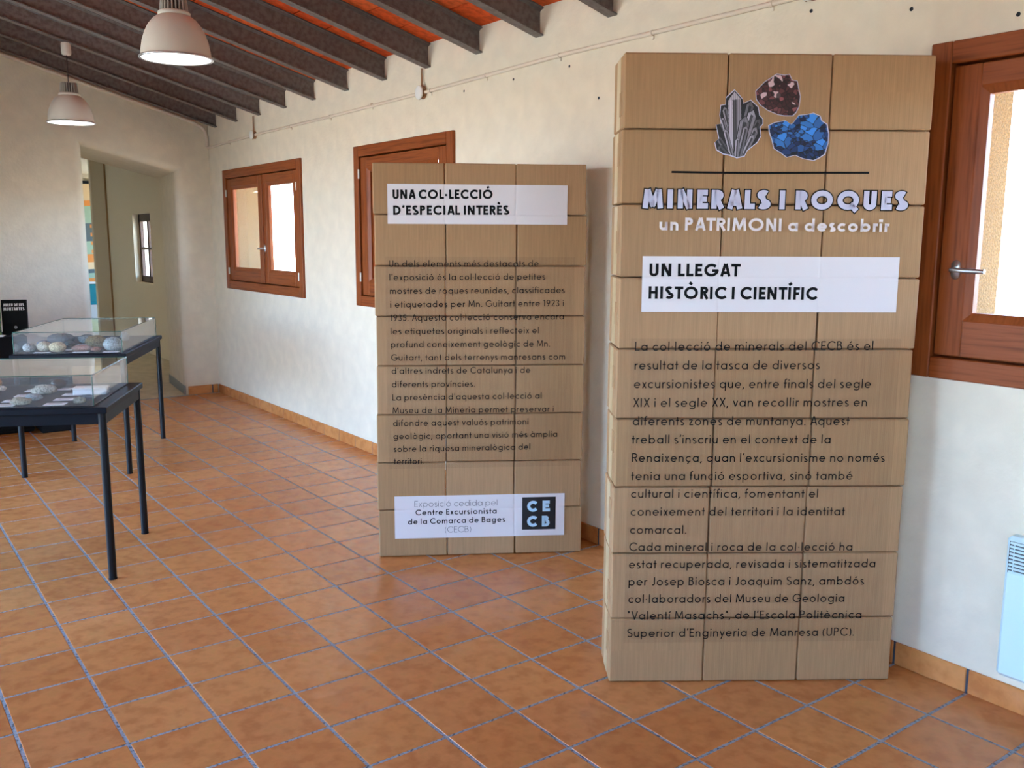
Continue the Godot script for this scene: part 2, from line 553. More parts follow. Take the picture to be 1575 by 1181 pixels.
func build_ceiling() -> void:
	var ce := structure("ceiling")
	var ang := -atan(SLOPE)
	var cs := cos(ang)
	# slab over everything
	var st := tool()
	var x0 := -6.6
	var x1 := 1.35  # eave lengthened out of view to shade the window jambs
	var lo := 0.035
	var hi := 0.22
	var v := []
	for z in [5.0, EZ - 0.95]:
		v.append([Vector3(x0, roof_y(x0) + lo, z), Vector3(x1, roof_y(x1) + lo, z), Vector3(x1, roof_y(x1) + hi, z), Vector3(x0, roof_y(x0) + hi, z)])
	face(st, v[0], Vector3(0, 0, 1))
	face(st, v[1], Vector3(0, 0, -1))
	for k in 4:
		var k2 := (k + 1) % 4
		face(st, [v[0][k], v[0][k2], v[1][k2], v[1][k]], [Vector3(0, -1, 0), Vector3(1, 0, 0), Vector3(0, 1, 0), Vector3(-1, 0, 0)][k])
	put("mortar_slab", done(st), M.roof_mortar, ce)
	# flat clay tiles laid across the beams
	var pitch := 0.608
	var zb := []
	for k in 22:
		zb.append(-8.163 + pitch * k)
	var tl := box_mesh(Vector3(0.235 / cs - 0.011, 0.03, pitch - 0.006), 0.003)
	var far_tiles := SurfaceTool.new()
	far_tiles.begin(Mesh.PRIMITIVE_TRIANGLES)
	for k in range(-1, 21):
		for i in 24:
			var x := -0.012 - 0.1175 - i * 0.235
			var z: float = zb[0] + pitch * (k + 0.5)
			var zc := z
			if k == -1:
				zc = zb[0] - 0.15
			var at := Vector3(x, roof_y(x) + 0.017, zc)
			var vis := in_view(at)
			var b := Basis(Vector3(0, 0, 1), ang)
			if k == -1:
				far_tiles.append_from(tl, 0, Transform3D(b * Basis.from_scale(Vector3(1, 1, 0.5)), at))
			elif absf(vis.x) < 1.15 and absf(vis.y) < 1.2 and vis.z > 0.3:
				var o := put("ceiling_tile", tl, M["roof_tile%d" % rng.randi_range(0, 2)], ce, at)
				o.basis = b
			else:
				far_tiles.append_from(tl, 0, Transform3D(b, at))
	var ft := put("ceiling_tile_field", far_tiles.commit(), M.plain_roof_tile, ce)
	ft.set_meta("kind", "stuff")
	# rolled steel joists
	st = tool()
	var hh := 0.149
	var len := 5.62 / cs
	add_span(st, Vector3(0, 0, -0.036), Vector3(-len, 0.009, 0.036), 0.0015)
	add_span(st, Vector3(0, hh - 0.009, -0.036), Vector3(-len, hh, 0.036), 0.0015)
	add_span(st, Vector3(0, 0.006, -0.0035), Vector3(-len, hh - 0.006, 0.0035))
	for s in [-1, 1]:
		face(st, [Vector3(0, 0.009, s * 0.022), Vector3(-len, 0.009, s * 0.022), Vector3(-len, 0.02, s * 0.003), Vector3(0, 0.02, s * 0.003)], Vector3(0, 1, s))
		face(st, [Vector3(0, hh - 0.009, s * 0.022), Vector3(-len, hh - 0.009, s * 0.022), Vector3(-len, hh - 0.02, s * 0.003), Vector3(0, hh - 0.02, s * 0.003)], Vector3(0, -1, s))
	var joist := done(st)
	for z in zb:
		if z > 4.5:
			continue
		var o := put("steel_beam", joist, M.beam_paint, ce, Vector3(0.0, BEAM_Y, z))
		o.rotation.z = ang

func build_passage() -> void:
	var fl := structure("floor_passage")
	put("screed", span(Vector3(-3.4, -0.12, EZ - 0.02), Vector3(2.4, -0.0005, -18.8)), M.concrete, fl)
	var wr := structure("wall_passage_right")
	var st := tool()
	holed(st, 0.3, 0.75, -14.45, EZ - 1.0, -0.1, 3.2, [[-12.96, -12.02, 1.035, 2.04]])
	put("plaster_face", done(st), M.plain_plaster, wr)
	put("stub", span(Vector3(0.07, -0.1, -14.58), Vector3(2.3, 3.2, -14.46), 0.004), M.plain_plaster, wr)
	put("corner_strip", span(Vector3(0.275, 0.0, -14.458), Vector3(0.3, 2.93, -14.44), 0.003), M.strip_wood, wr)
	var wf := structure("wall_passage_far")
	put("plaster_face", span(Vector3(-3.4, -0.1, -18.8), Vector3(2.4, 3.4, -18.6)), M.plain_plaster, wf)
	var wl := structure("wall_passage_left")
	st = tool()
	holed(st, -3.4, -3.2, -18.8, EZ - 0.9, -0.1, 3.2, [])
	put("plaster_face", done(st), M.plain_plaster, wl)
	var wo := structure("wall_far_room_right")
	st = tool()
	holed(st, 2.2, 2.5, -18.8, -14.5, -0.1, 3.2, [[-17.3, -16.1, 0.9, 2.4]])  # unseen opening, added to brighten the far room
	put("plaster_face", done(st), M.plain_plaster, wo)
	var ce := structure("ceiling_passage")
	put("slab", span(Vector3(-3.4, 2.95, EZ - 0.95), Vector3(2.5, 3.2, -18.8)), M.plain_plaster, ce)
	# small deep-set window of the passage
	var w := structure("window_7")
	var x := 0.385
	for q in [["stile", -12.96, -12.88, 1.035, 2.04], ["stile", -12.1, -12.02, 1.035, 2.04], ["rail", -12.96, -12.02, 1.035, 1.13], ["rail", -12.96, -12.02, 1.93, 2.04], ["glazing_bar", -12.96, -12.02, 1.52, 1.55], ["stile", -12.52, -12.46, 1.035, 2.04]]:
		put(q[0], span(Vector3(x, q[3], q[1]), Vector3(x + 0.05, q[4], q[2]), 0.004), M.dark_wood, w)
	put("pane", span(Vector3(x + 0.022, 1.04, -12.95), Vector3(x + 0.027, 2.03, -12.03)), M.glass, w)

func rect(w: Node3D, n: String, z0: float, z1: float, y0: float, y1: float, xa: float, xb: float, m: Material, bev := 0.004) -> void:
	put(n, span(Vector3(xa, y0, z0), Vector3(xb, y1, z1), bev), m, w)

func sash(win: Node3D, z0: float, z1: float, y0: float, y1: float, solid: bool, low := 0.125) -> Node3D:
	var s := holder("sash", win)
	var xa := WX - 0.008
	var xb := 0.029
	var e := 0.10
	rect(s, "stile", z0, z0 + e, y0, y1, xa, xb, M.wood_y)
	rect(s, "stile", z1 - e, z1, y0, y1, xa, xb, M.wood_y)
	rect(s, "rail", z0 + e, z1 - e, y0, y0 + low - 0.02, xa, xb, M.wood_z)
	rect(s, "rail", z0 + e, z1 - e, y1 - 0.08, y1, xa, xb, M.wood_z)
	# sloping glazing bead
	var gz := [z0 + e, z1 - e, y0 + low - 0.02, y1 - 0.08]
	var st := tool()
	var b := 0.028
	var o := [Vector3(xa + 0.002, gz[2], gz[0]), Vector3(xa + 0.002, gz[3], gz[0]), Vector3(xa + 0.002, gz[3], gz[1]), Vector3(xa + 0.002, gz[2], gz[1])]
	var i := [Vector3(xa + 0.016, gz[2] + b, gz[0] + b), Vector3(xa + 0.016, gz[3] - b, gz[0] + b), Vector3(xa + 0.016, gz[3] - b, gz[1] - b), Vector3(xa + 0.016, gz[2] + b, gz[1] - b)]
	for k in 4:
		var k2 := (k + 1) % 4
		face(st, [o[k], o[k2], i[k2], i[k]], Vector3(-1, 0, 0))
		face(st, [i[k], i[k2], i[k2] + Vector3(0.03, 0, 0), i[k] + Vector3(0.03, 0, 0)], Vector3(0, (gz[2] + gz[3]) * 0.5, (gz[0] + gz[1]) * 0.5) - Vector3(0, (i[k].y + i[k2].y) * 0.5, (i[k].z + i[k2].z) * 0.5))
	put("glazing_bead", done(st), M.wood_y, s)
	if solid:
		rect(s, "panel", gz[0] + 0.02, gz[1] - 0.02, gz[2] + 0.02, gz[3] - 0.02, 0.0, 0.025, M.wood_y)
	else:
		rect(s, "pane", gz[0] + 0.02, gz[1] - 0.02, gz[2] + 0.02, gz[3] - 0.02, 0.004, 0.009, M.glass, 0.0)
	return s

func window(n: int, w: Array, cw: float) -> Node3D:
	var win := structure("window_%d" % n)
	var xa := WX - 0.022
	var xb := 0.05
	rect(win, "casing", w[0], w[0] + cw, w[2], w[3], xa, xb, M.wood_y)
	rect(win, "casing", w[1] - cw, w[1], w[2], w[3], xa, xb, M.wood_y)
	rect(win, "casing", w[0] + cw, w[1] - cw, w[3] - cw, w[3], xa, xb, M.wood_z)
	rect(win, "casing", w[0] + cw, w[1] - cw, w[2], w[2] + cw, xa, xb, M.wood_z)
	var rb := cw + 0.02
	rect(win, "rebate", w[0] + 0.06, w[0] + rb, w[2] + 0.06, w[3] - 0.06, 0.03, xb, M.wood_y, 0.0)
	rect(win, "rebate", w[1] - rb, w[1] - 0.06, w[2] + 0.06, w[3] - 0.06, 0.03, xb, M.wood_y, 0.0)
	rect(win, "rebate", w[0] + rb, w[1] - rb, w[3] - rb, w[3] - 0.06, 0.03, xb, M.wood_z, 0.0)
	rect(win, "rebate", w[0] + rb, w[1] - rb, w[2] + 0.06, w[2] + rb, 0.03, xb, M.wood_z, 0.0)
	return win

func hinge(win: Node3D, z: float, y: float) -> void:
	var st := tool(true)
	tube(st, [Vector3(WX - 0.02, y - 0.035, z), Vector3(WX - 0.02, y + 0.035, z)], 0.008, 8)
	put("hinge", done(st), M.hinge, win)

func lever(s: Node3D, z: float, y: float, dir: float, length: float) -> void:
	var st := tool(true)
	# oval plate
	var pl := []
	for k in 20:
		var a := TAU * k / 20
		pl.append(Vector3(0, 0.036 * signf(sin(a)) * 0.45 + 0.0195 * sin(a), 0.0165 * cos(a)))
	var xa := WX - 0.009
	for k in 20:
		var a: Vector3 = pl[k]
		var b: Vector3 = pl[(k + 1) % 20]
		face(st, [Vector3(xa, y, z) + a, Vector3(xa, y, z) + b, Vector3(xa - 0.007, y, z) + b * 0.94, Vector3(xa - 0.007, y, z) + a * 0.94], a)
		face(st, [Vector3(xa - 0.008, y, z), Vector3(xa - 0.007, y, z) + a * 0.94, Vector3(xa - 0.007, y, z) + b * 0.94], Vector3(-1, 0, 0))
	var h := put("handle", done(st), M.steel, s, Vector3.ZERO, "satin steel window handle")
	st = tool(true)
	tube(st, [Vector3(xa - 0.004, y, z), Vector3(xa - 0.032, y, z), Vector3(xa - 0.042, y, z + dir * 0.004), Vector3(xa - 0.046, y, z + dir * 0.016), Vector3(xa - 0.047, y - 0.002, z + dir * length * 0.5), Vector3(xa - 0.046, y - 0.003, z + dir * length)], 0.0085, 12)
	put("lever", done(st), M.steel, h)

func build_windows() -> void:
	var g := 0.008
	var w := window(1, W1, 0.085)
	var zi0: float = W1[0] + 0.085 + g
	var zi1: float = W1[1] - 0.085 - g
	var yi0: float = W1[2] + 0.085 + g
	var yi1: float = W1[3] - 0.085 - g
	var mid := -6.95
	sash(w, zi0, mid - 0.002, yi0, yi1, false)
	var s := sash(w, mid + 0.002, zi1, yi0, yi1, false)
	rect(w, "cover_strip", mid - 0.025, mid + 0.025, yi0, yi1, WX - 0.018, WX - 0.007, M.wood_y, 0.003)
	st_lever_small(s, mid + 0.04, 1.60)
	for q in [[zi0 - 0.004, 1.36], [zi0 - 0.004, 2.15], [zi1 + 0.004, 1.36], [zi1 + 0.004, 2.15]]:
		hinge(w, q[0], q[1])
	w = window(2, W2, 0.08)
	s = sash(w, W2[0] + 0.08 + 0.012, W2[1] - 0.08 - 0.022, W2[2] + 0.08 + g, W2[3] - 0.08 - g, true)
	hinge(w, W2[0] + 0.084, 2.19)
	hinge(w, W2[0] + 0.084, 1.40)
	w = window(3, W3, 0.08)
	s = sash(w, W3[0] + 0.08 + g, W3[1] - 0.08 - g, W3[2] + 0.08 + g, W3[3] - 0.08 - g, false, 0.155)
	lever(s, -0.172, 1.598, 1.0, 0.128)

func st_lever_small(s: Node3D, z: float, y: float) -> void:
	lever(s, z, y, -1.0, 0.06)

func build_skirting() -> void:
	var bb := structure("baseboard_right")
	put("joint_filler", span(Vector3(WX - 0.007, 0, EZ), Vector3(WX + 0.002, 0.093, 4.55)), M.joint, bb)
	var piece := box_mesh(Vector3(0.012, 0.095, 0.29), 0.003)
	for k in range(-15, 28):
		var z := -0.152 - 0.3 * k
		if z - 0.145 < EZ:
			continue
		put("skirting_tile", piece, M["tile%d" % rng.randi_range(0, 4)], bb, Vector3(WX - 0.006, 0.0475, z))
	put("skirting_tile", box_mesh(Vector3(0.012, 0.095, 0.145), 0.003), M.tile1, bb, Vector3(WX - 0.006, 0.0475, -8.335))
	var be := structure("baseboard_end")
	put("joint_filler", span(Vector3(-0.36, 0, EZ + 0.006), Vector3(-0.035, 0.093, EZ - 0.002)), M.joint, be)
	put("skirting_tile", box_mesh(Vector3(0.258, 0.095, 0.012), 0.003), M.tile2, be, Vector3(-0.235, 0.0475, EZ + 0.006))
	put("skirting_tile", box_mesh(Vector3(0.055, 0.095, 0.012), 0.003), M.tile0, be, Vector3(-0.066, 0.0475, EZ + 0.006))
	for k in 14:
		put("skirting_tile", box_mesh(Vector3(0.29, 0.095, 0.012), 0.003), M["tile%d" % (k % 5)], be, Vector3(-1.51 - 0.3 * k, 0.0475, EZ + 0.006))
	var bp := structure("baseboard_passage")
	var st := tool()
	var a := Vector3(-0.382, 0, EZ - 0.03)
	var b := Vector3(-0.268, 0, EZ - 1.0)
	var d := (b - a).normalized()
	var n := Vector3(d.z, 0, -d.x) * 0.012
	if n.x > 0:
		n = -n
	var up := Vector3(0, 0.098, 0)
	face(st, [a + n, b + n, b + n + up, a + n + up], n)
	face(st, [a + n + up, b + n + up, b + up, a + up], Vector3.UP)
	face(st, [a, a + n, a + n + up, a + up], Vector3(0, 0, 1))
	put("painted_strip", done(st), M.grey_paint, bp)

func build_conduits() -> void:
	var o := thing("conduit", "thin cream painted cable conduit running along the top of the long wall", "conduit", Vector3(WX - 0.013, 2.68, 0))
	var ys := [[-8.40, 2.645], [-7.07, 2.665], [-5.4, 2.668], [-3.96, 2.68], [-2.5, 2.704], [-0.87, 2.70], [2.5, 2.70]]
	var pts := []
	for q in ys:
		pts.append(Vector3(0, q[1] - 2.68, q[0]))
	var st := tool(true)
	tube(st, pts, 0.0115, 12)
	put("pipe", done(st), M.pipe_paint, o)
	var clip := tool(true)
	tube(clip, [Vector3(0, 0, -0.007), Vector3(0, 0, 0.007)], 0.0145, 12)
	var cl := done(clip)
	for q in [[-4.696, 0.0], [-5.407, -0.012], [-3.206, 0.011], [-2.496, 0.023], [-1.78, 0.021], [-1.064, 0.02], [-6.2, -0.014], [-7.75, -0.026], [-3.86, 0.001]]:
		var c := put("clip", cl, M.pipe_paint, o, Vector3(0, q[1], q[0]))
		put("screw_tab", box_mesh(Vector3(0.006, 0.016, 0.01), 0.001), M.pipe_paint, c, Vector3(0.009, -0.02, 0))
	o = thing("conduit", "cream painted conduit following the sloping top of the end wall", "conduit", Vector3(-0.04, 2.65, EZ + 0.019))
	st = tool(true)
	var path := []
	for k in 8:
		var x := -5.4 + k * 0.75
		path.append(Vector3(x + 0.03, 2.875 - SLOPE * x - 0.02 - 2.65, 0))
	path.append_array([Vector3(-0.11, 0.235, 0), Vector3(-0.05, 0.21, 0), Vector3(-0.012, 0.16, 0.002), Vector3(-0.002, 0.1, 0.006), Vector3(0.0, 0.0, 0.012)])
	tube(st, path, 0.018, 12)
	put("pipe", done(st), M.pipe_paint, o)
	var k := 0
	for q in [[-7.07, 2.665, 0.041], [-3.965, 2.68, 0.046], [-0.86, 2.715, 0.046]]:
		var lb: String = ["small round white junction box on the conduit between the corner and first window", "round white junction box on the conduit above the solid shutter window", "round white junction box on the conduit above the tall titled cardboard tower"][k]
		k += 1
		var jb := thing("junction_box", lb, "junction box", Vector3(WX, q[1], q[0]), 0.0, "junction boxes on the wall conduit")
		var r: float = q[2]
		st = tool(true)
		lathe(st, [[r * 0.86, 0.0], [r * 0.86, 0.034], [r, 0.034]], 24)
		var b := put("base", done(st), M.brown_pipe, jb)  # brown stands in for the shadow on the sides of the white box
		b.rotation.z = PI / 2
		st = tool(true)
		lathe(st, [[r, 0.034], [r * 1.02, 0.037], [r * 1.0, 0.043], [r * 0.9, 0.046], [0.0, 0.046]], 24)
		b = put("cover", done(st), M.white_plastic, jb)
		b.rotation.z = PI / 2
		for a in 4:
			st = tool(true)
			var an := PI / 4 + a * PI / 2
			var dv := Vector3(0, sin(an), cos(an))
			tube(st, [Vector3(-0.018, 0, 0) + dv * r * 0.7, Vector3(-0.018, 0, 0) + dv * r * 1.06], 0.011, 8)
			put("cable_entry", done(st), M.brown_pipe, jb)
		st = tool(true)
		tube(st, [Vector3(-0.016, 0.03, 0.0), Vector3(-0.016, 2.84 - q[1], 0.0)], 0.0065, 8)
		put("riser_pipe", done(st), M.brown_pipe, jb)

func build_heater() -> void:
	var o := thing("wall_heater", "pale electric convector heater mounted on the wall below the window", "heater", Vector3(WX, 0.145, 0.122))
	put("body", span(Vector3(-0.068, 0, 0), Vector3(-0.012, 0.525, 0.66), 0.012), M.heater_paint, o)
	put("wall_bracket", span(Vector3(-0.013, 0.06, 0.1), Vector3(0.0, 0.42, 0.56)), M.steel, o)
	var gr := put("grille", span(Vector3(-0.0695, 0.392, 0.012), Vector3(-0.066, 0.508, 0.648), 0.001), M.dark_slot, o)
	var slat := box_mesh(Vector3(0.008, 0.0085, 0.63), 0.002)
	for k in 9:
		put("slat", slat, M.heater_paint, gr, Vector3(-0.0705, 0.397 + k * 0.0132, 0.33))
	for k in 12:
		put("divider", box_mesh(Vector3(0.005, 0.112, 0.004), 0.001), M.heater_paint, gr, Vector3(-0.0695, 0.45, 0.03 + k * 0.055))

# ------------------------------------------------------------------ lettering: a round single-line alphabet drawn as strokes
func arc(cx: float, cy: float, rx: float, ry: float, a0: float, a1: float) -> PackedVector2Array:
	var n := maxi(3, int(absf(a1 - a0) / 18.0))
	var p := PackedVector2Array()
	for k in n + 1:
		var a := deg_to_rad(lerpf(a0, a1, float(k) / n))
		p.append(Vector2(cx + rx * cos(a), cy + ry * sin(a)))
	return p

func ln(v: Array) -> PackedVector2Array:
	var p := PackedVector2Array()
	for k in range(0, v.size(), 2):
		p.append(Vector2(v[k], v[k + 1]))
	return p

func joinp(a: PackedVector2Array, b: PackedVector2Array) -> PackedVector2Array:
	var r := PackedVector2Array(a)
	r.append_array(b)
	return r

func dot(x: float, y: float, w: float) -> PackedVector2Array:
	return ln([x - w * 0.62, y, x + w * 0.62, y])

# [strokes, advance] of a letter at cap height 1 with stroke width w
func glyph(ch: String, w: float) -> Array:
	var h := w * 0.5
	var b := 0.075 + h * 0.2
	var R := 0.335 - h
	var cx := b + 0.335
	var cy := 0.33
	var T := 1.0 - h
	var B := h
	match ch:
		"a": return [[arc(cx, cy, R, R, 0, 360), ln([cx + R, 0.66, cx + R, 0])], cx + 0.335 + b]
		"b": return [[arc(cx, cy, R, R, 0, 360), ln([cx - R, 1.02, cx - R, 0])], cx + 0.335 + b]
		"c": return [[arc(cx, cy, R, R, 48, 312)], b + 0.58 + b * 0.6]
		"d": return [[arc(cx, cy, R, R, 0, 360), ln([cx + R, 1.02, cx + R, 0])], cx + 0.335 + b]
		"e": return [[joinp(ln([cx - R, cy, cx + R, cy]), arc(cx, cy, R, R, 0, 318))], cx + 0.335 + b * 0.8]
		"f": return [[joinp(arc(b + 0.28, 0.84, 0.17, 0.17 - h * 0.3, 75, 180), ln([b + 0.11, 0])), ln([b - 0.04, 0.62 - h, b + 0.3, 0.62 - h])], b + 0.33]
		"g": return [[arc(cx, cy, R, R, 0, 360), joinp(ln([cx + R, 0.66]), arc(cx, -0.03, R, 0.25 - h, 0, -150))], cx + 0.335 + b]
		"h": return [[ln([b + h, 1.02, b + h, 0]), joinp(arc(b + 0.275, 0.66 - 0.275, 0.275 - h, 0.275 - h, 180, 0), ln([b + 0.55 - h, 0]))], b * 2 + 0.55]
		"i": return [[ln([b + h, 0.66, b + h, 0]), dot(b + h, 0.89, w)], b * 2 + w]
		"ı": return [[ln([b + h, 0.66, b + h, 0])], b * 2 + w]
		"j": return [[joinp(ln([b + h, 0.66]), arc(b + h - 0.16, -0.12, 0.16, 0.16, 0, -80)), dot(b + h, 0.89, w)], b * 2 + w]
		"k": return [[ln([b + h, 1.02, b + h, 0]), ln([b + 0.45, 0.66, b + h, 0.28]), ln([b + 0.2, 0.4, b + 0.48, 0])], b * 2 + 0.45]
		"l": return [[ln([b + h, 1.02, b + h, 0])], b * 2 + w]
		"m": return [[ln([b + h, 0.66, b + h, 0]), joinp(arc(b + 0.25, 0.41, 0.25 - h, 0.25 - h, 180, 0), ln([b + 0.5 - h, 0])), joinp(arc(b + 0.75 - w, 0.41, 0.25 - h, 0.25 - h, 180, 0), ln([b + 1.0 - w - h, 0]))], b * 2 + 1.0 - w]
		"n": return [[ln([b + h, 0.66, b + h, 0]), joinp(arc(b + 0.275, 0.385, 0.275 - h, 0.275 - h, 180, 0), ln([b + 0.55 - h, 0]))], b * 2 + 0.55]
		"o": return [[arc(cx, cy, R, R, 0, 360)], cx + 0.335 + b]
		"p": return [[arc(cx, cy, R, R, 0, 360), ln([cx - R, 0.66, cx - R, -0.3])], cx + 0.335 + b]
		"q": return [[arc(cx, cy, R, R, 0, 360), ln([cx + R, 0.66, cx + R, -0.3])], cx + 0.335 + b]
		"r": return [[ln([b + h, 0.66, b + h, 0]), arc(b + 0.27, 0.40, 0.27 - h, 0.26 - h, 180, 75)], b + 0.36]
		"s": return [[joinp(arc(b + 0.2, 0.495, 0.185 - h * 0.6, 0.165 - h * 0.8, 40, 250), arc(b + 0.2, 0.165, 0.2 - h * 0.6, 0.17 - h * 0.8, 85, -140))], b * 1.7 + 0.4]
		"t": return [[ln([b + 0.12, 0.92, b + 0.12, 0]), ln([b - 0.05, 0.62 - h, b + 0.29, 0.62 - h])], b + 0.32]
		"u": return [[joinp(ln([b + h, 0.66]), joinp(arc(b + 0.275, 0.275, 0.275 - h, 0.275 - h, 180, 360), ln([b + 0.55 - h, 0.66]))), ln([b + 0.55 - h, 0.66, b + 0.55 - h, 0])], b * 2 + 0.55]
		"v": return [[ln([b - 0.03 + h, 0.66, b + 0.24, 0.02, b + 0.51 - h, 0.66])], b + 0.52]
		"w": return [[ln([b + h, 0.66, b + 0.2, 0.02, b + 0.4, 0.6, b + 0.6, 0.02, b + 0.8 - h, 0.66])], b + 0.85]
		"x": return [[ln([b + h, 0.66, b + 0.46 - h, 0]), ln([b + 0.46 - h, 0.66, b + h, 0])], b * 1.5 + 0.46]
		"y": return [[ln([b - 0.03 + h, 0.66, b + 0.24, 0.04]), ln([b + 0.51 - h, 0.66, b + 0.12, -0.3])], b + 0.52]
		"z": return [[ln([b, 0.66 - h, b + 0.42 - h, 0.66 - h, b + h, B, b + 0.44, B])], b * 1.8 + 0.43]
		"A": return [[ln([b + h, 0, b + 0.36 - h * 0.25, 1.0]), ln([b + 0.36 + h * 0.25, 1.0, b + 0.72 - h, 0]), ln([b + 0.15, 0.3, b + 0.57, 0.3])], b * 0.9 + 0.71]
		"B": return [[ln([b + h, 0, b + h, 1]), joinp(ln([b + h, T, b + 0.28, T]), joinp(arc(b + 0.28, 0.765, 0.22 - h, 0.235 - h, 90, -90), ln([b + h, 0.53]))), joinp(ln([b + 0.3, 0.53]), joinp(arc(b + 0.3, 0.265 + h * 0.5, 0.27 - h, 0.265 - h * 0.5, 90, -90), ln([b + h, B])))], b * 2 + 0.55]
		"C": return [[arc(b + 0.48, 0.5, 0.49 - h, 0.51 - h, 42, 318)], b * 1.5 + 0.83]
		"D": return [[joinp(joinp(ln([b + h, B, b + h, T, b + 0.25, T]), arc(b + 0.25, 0.5, 0.47 - h, 0.5 - h, 90, -90)), ln([b + h, B]))], b * 2 + 0.71]
		"E": return [[ln([b + 0.48, T, b + h, T, b + h, B, b + 0.5, B]), ln([b + h, 0.51, b + 0.44, 0.51])], b * 1.7 + 0.49]
		"F": return [[ln([b + 0.47, T, b + h, T, b + h, 0]), ln([b + h, 0.49, b + 0.42, 0.49])], b * 1.6 + 0.45]
		"G": return [[joinp(arc(b + 0.48, 0.5, 0.49 - h, 0.51 - h, 45, 352), ln([b + 0.96 - h, 0.46, b + 0.52, 0.46]))], b * 1.3 + 0.95]
		"H": return [[ln([b + h, 0, b + h, 1]), ln([b + 0.66 - h, 0, b + 0.66 - h, 1]), ln([b + h, 0.52, b + 0.66 - h, 0.52])], b * 2 + 0.66]
		"I": return [[ln([b + h, 0, b + h, 1])], b * 2 + w]
		"J": return [[joinp(ln([b + 0.36 - h, 1]), arc(b + 0.16, 0.2, 0.2 - h, 0.2 - h, 0, -130))], b * 2 + 0.36]
		"L": return [[ln([b + h, 1, b + h, B, b + 0.47, B])], b * 1.4 + 0.47]
		"M": return [[ln([b + h * 0.9, 0, b + 0.07 + h, 1.0]), ln([b + 0.07 + h * 1.1, 0.99, b + 0.46 + h * 0.2, 0.1]), ln([b + 0.46 - h * 0.2, 0.1, b + 0.85 - h * 1.1, 0.99]), ln([b + 0.85 - h, 1.0, b + 0.92 - h * 0.9, 0])], b * 1.8 + 0.92]
		"N": return [[ln([b + h, 0, b + h, 1]), ln([b + h * 1.05, 0.985, b + 0.68 - h * 1.05, 0.015]), ln([b + 0.68 - h, 0, b + 0.68 - h, 1])], b * 2 + 0.68]
		"O": return [[arc(b + 0.49, 0.5, 0.5 - h, 0.51 - h, 0, 360)], b * 2 + 0.98]
		"P": return [[ln([b + h, 0, b + h, 1]), joinp(ln([b + h, T, b + 0.26, T]), joinp(arc(b + 0.26, 0.72, 0.27 - h, 0.28 - h, 90, -90), ln([b + h, 0.44 + h])))], b * 1.7 + 0.53]
		"Q": return [[arc(b + 0.49, 0.5, 0.5 - h, 0.51 - h, 0, 360), ln([b + 0.58, 0.3, b + 0.88, -0.06])], b * 2 + 0.98]
		"R": return [[ln([b + h, 0, b + h, 1]), joinp(ln([b + h, T, b + 0.26, T]), joinp(arc(b + 0.28, 0.71, 0.29 - h, 0.29 - h, 90, -90), ln([b + h, 0.42 + h]))), ln([b + 0.3, 0.45, b + 0.6 - h * 0.8, 0])], b * 1.6 + 0.57]
		"S": return [[joinp(arc(b + 0.28, 0.75, 0.25 - h * 0.6, 0.26 - h, 35, 250), arc(b + 0.28, 0.26, 0.28 - h * 0.6, 0.27 - h, 80, -145))], b * 1.8 + 0.56]
		"T": return [[ln([b + 0.28, 0, b + 0.28, 1]), ln([b - 0.02, T, b + 0.58, T])], b * 1.3 + 0.56]
		"U": return [[joinp(ln([b + h, 1]), joinp(arc(b + 0.31, 0.31, 0.31 - h, 0.32 - h, 180, 360), ln([b + 0.62 - h, 1])))], b * 2 + 0.62]
		"V": return [[ln([b - 0.02 + h, 1, b + 0.34 + h * 0.25, 0]), ln([b + 0.34 - h * 0.25, 0, b + 0.7 - h, 1])], b * 1.2 + 0.68]
		"X": return [[ln([b + h, 1, b + 0.62 - h, 0]), ln([b + 0.62 - h, 1, b + h, 0])], b * 1.6 + 0.6]
		"Y": return [[ln([b + h, 1, b + 0.31, 0.45, b + 0.62 - h, 1]), ln([b + 0.31, 0.45, b + 0.31, 0])], b * 1.4 + 0.6]
		"1": return [[ln([b + 0.02, 0.86, b + 0.22 - h, 0.97, b + 0.22 - h, 0])], b * 2 + 0.24]
		"2": return [[joinp(arc(b + 0.25, 0.74, 0.25 - h, 0.26 - h, 165, -25), ln([b + h, B, b + 0.52, B]))], b * 1.8 + 0.5]
		"3": return [[arc(b + 0.22, 0.76, 0.23 - h, 0.24 - h, 150, -90), arc(b + 0.22, 0.265, 0.27 - h, 0.275 - h, 90, -150)], b * 1.8 + 0.48]
		"5": return [[joinp(ln([b + 0.46, T, b + 0.14, T, b + 0.08, 0.56]), arc(b + 0.21, 0.31, 0.28 - h, 0.31 - h, 115, -150))], b * 1.8 + 0.48]
		"9": return [[arc(b + 0.27, 0.7, 0.27 - h, 0.3 - h, 0, 360), ln([b + 0.51 - h * 0.5, 0.6, b + 0.2, 0])], b * 1.9 + 0.53]
		".": return [[dot(b + h, h, w)], b * 2 + w]
		",": return [[ln([b + h * 1.5, h * 1.6, b - h * 0.4, -0.16])], b * 2 + w]
		"'", "’": return [[ln([b + h * 1.4, 1.02, b + h * 0.6, 0.76])], b * 1.6 + w]
		"\"": return [[ln([b + h, 1.02, b + h, 0.76]), ln([b + 0.18, 1.02, b + 0.18, 0.76])], b * 2 + 0.2]
		"·": return [[ln([b + 0.03, 0.42, b + 0.03 + w, 0.42])], b * 2 + w + 0.06]
		"(": return [[arc(b + 0.5, 0.42, 0.46, 0.72, 140, 220)], b + 0.3]
		")": return [[arc(b - 0.26, 0.42, 0.46, 0.72, -40, 40)], b + 0.3]
		" ": return [[], 0.30]
	var acc := {"á": "a", "à": "a", "é": "e", "è": "e", "í": "ı", "ó": "o", "ò": "o", "ú": "u", "ç": "c", "È": "E", "Ó": "O", "Ò": "O", "Í": "I"}
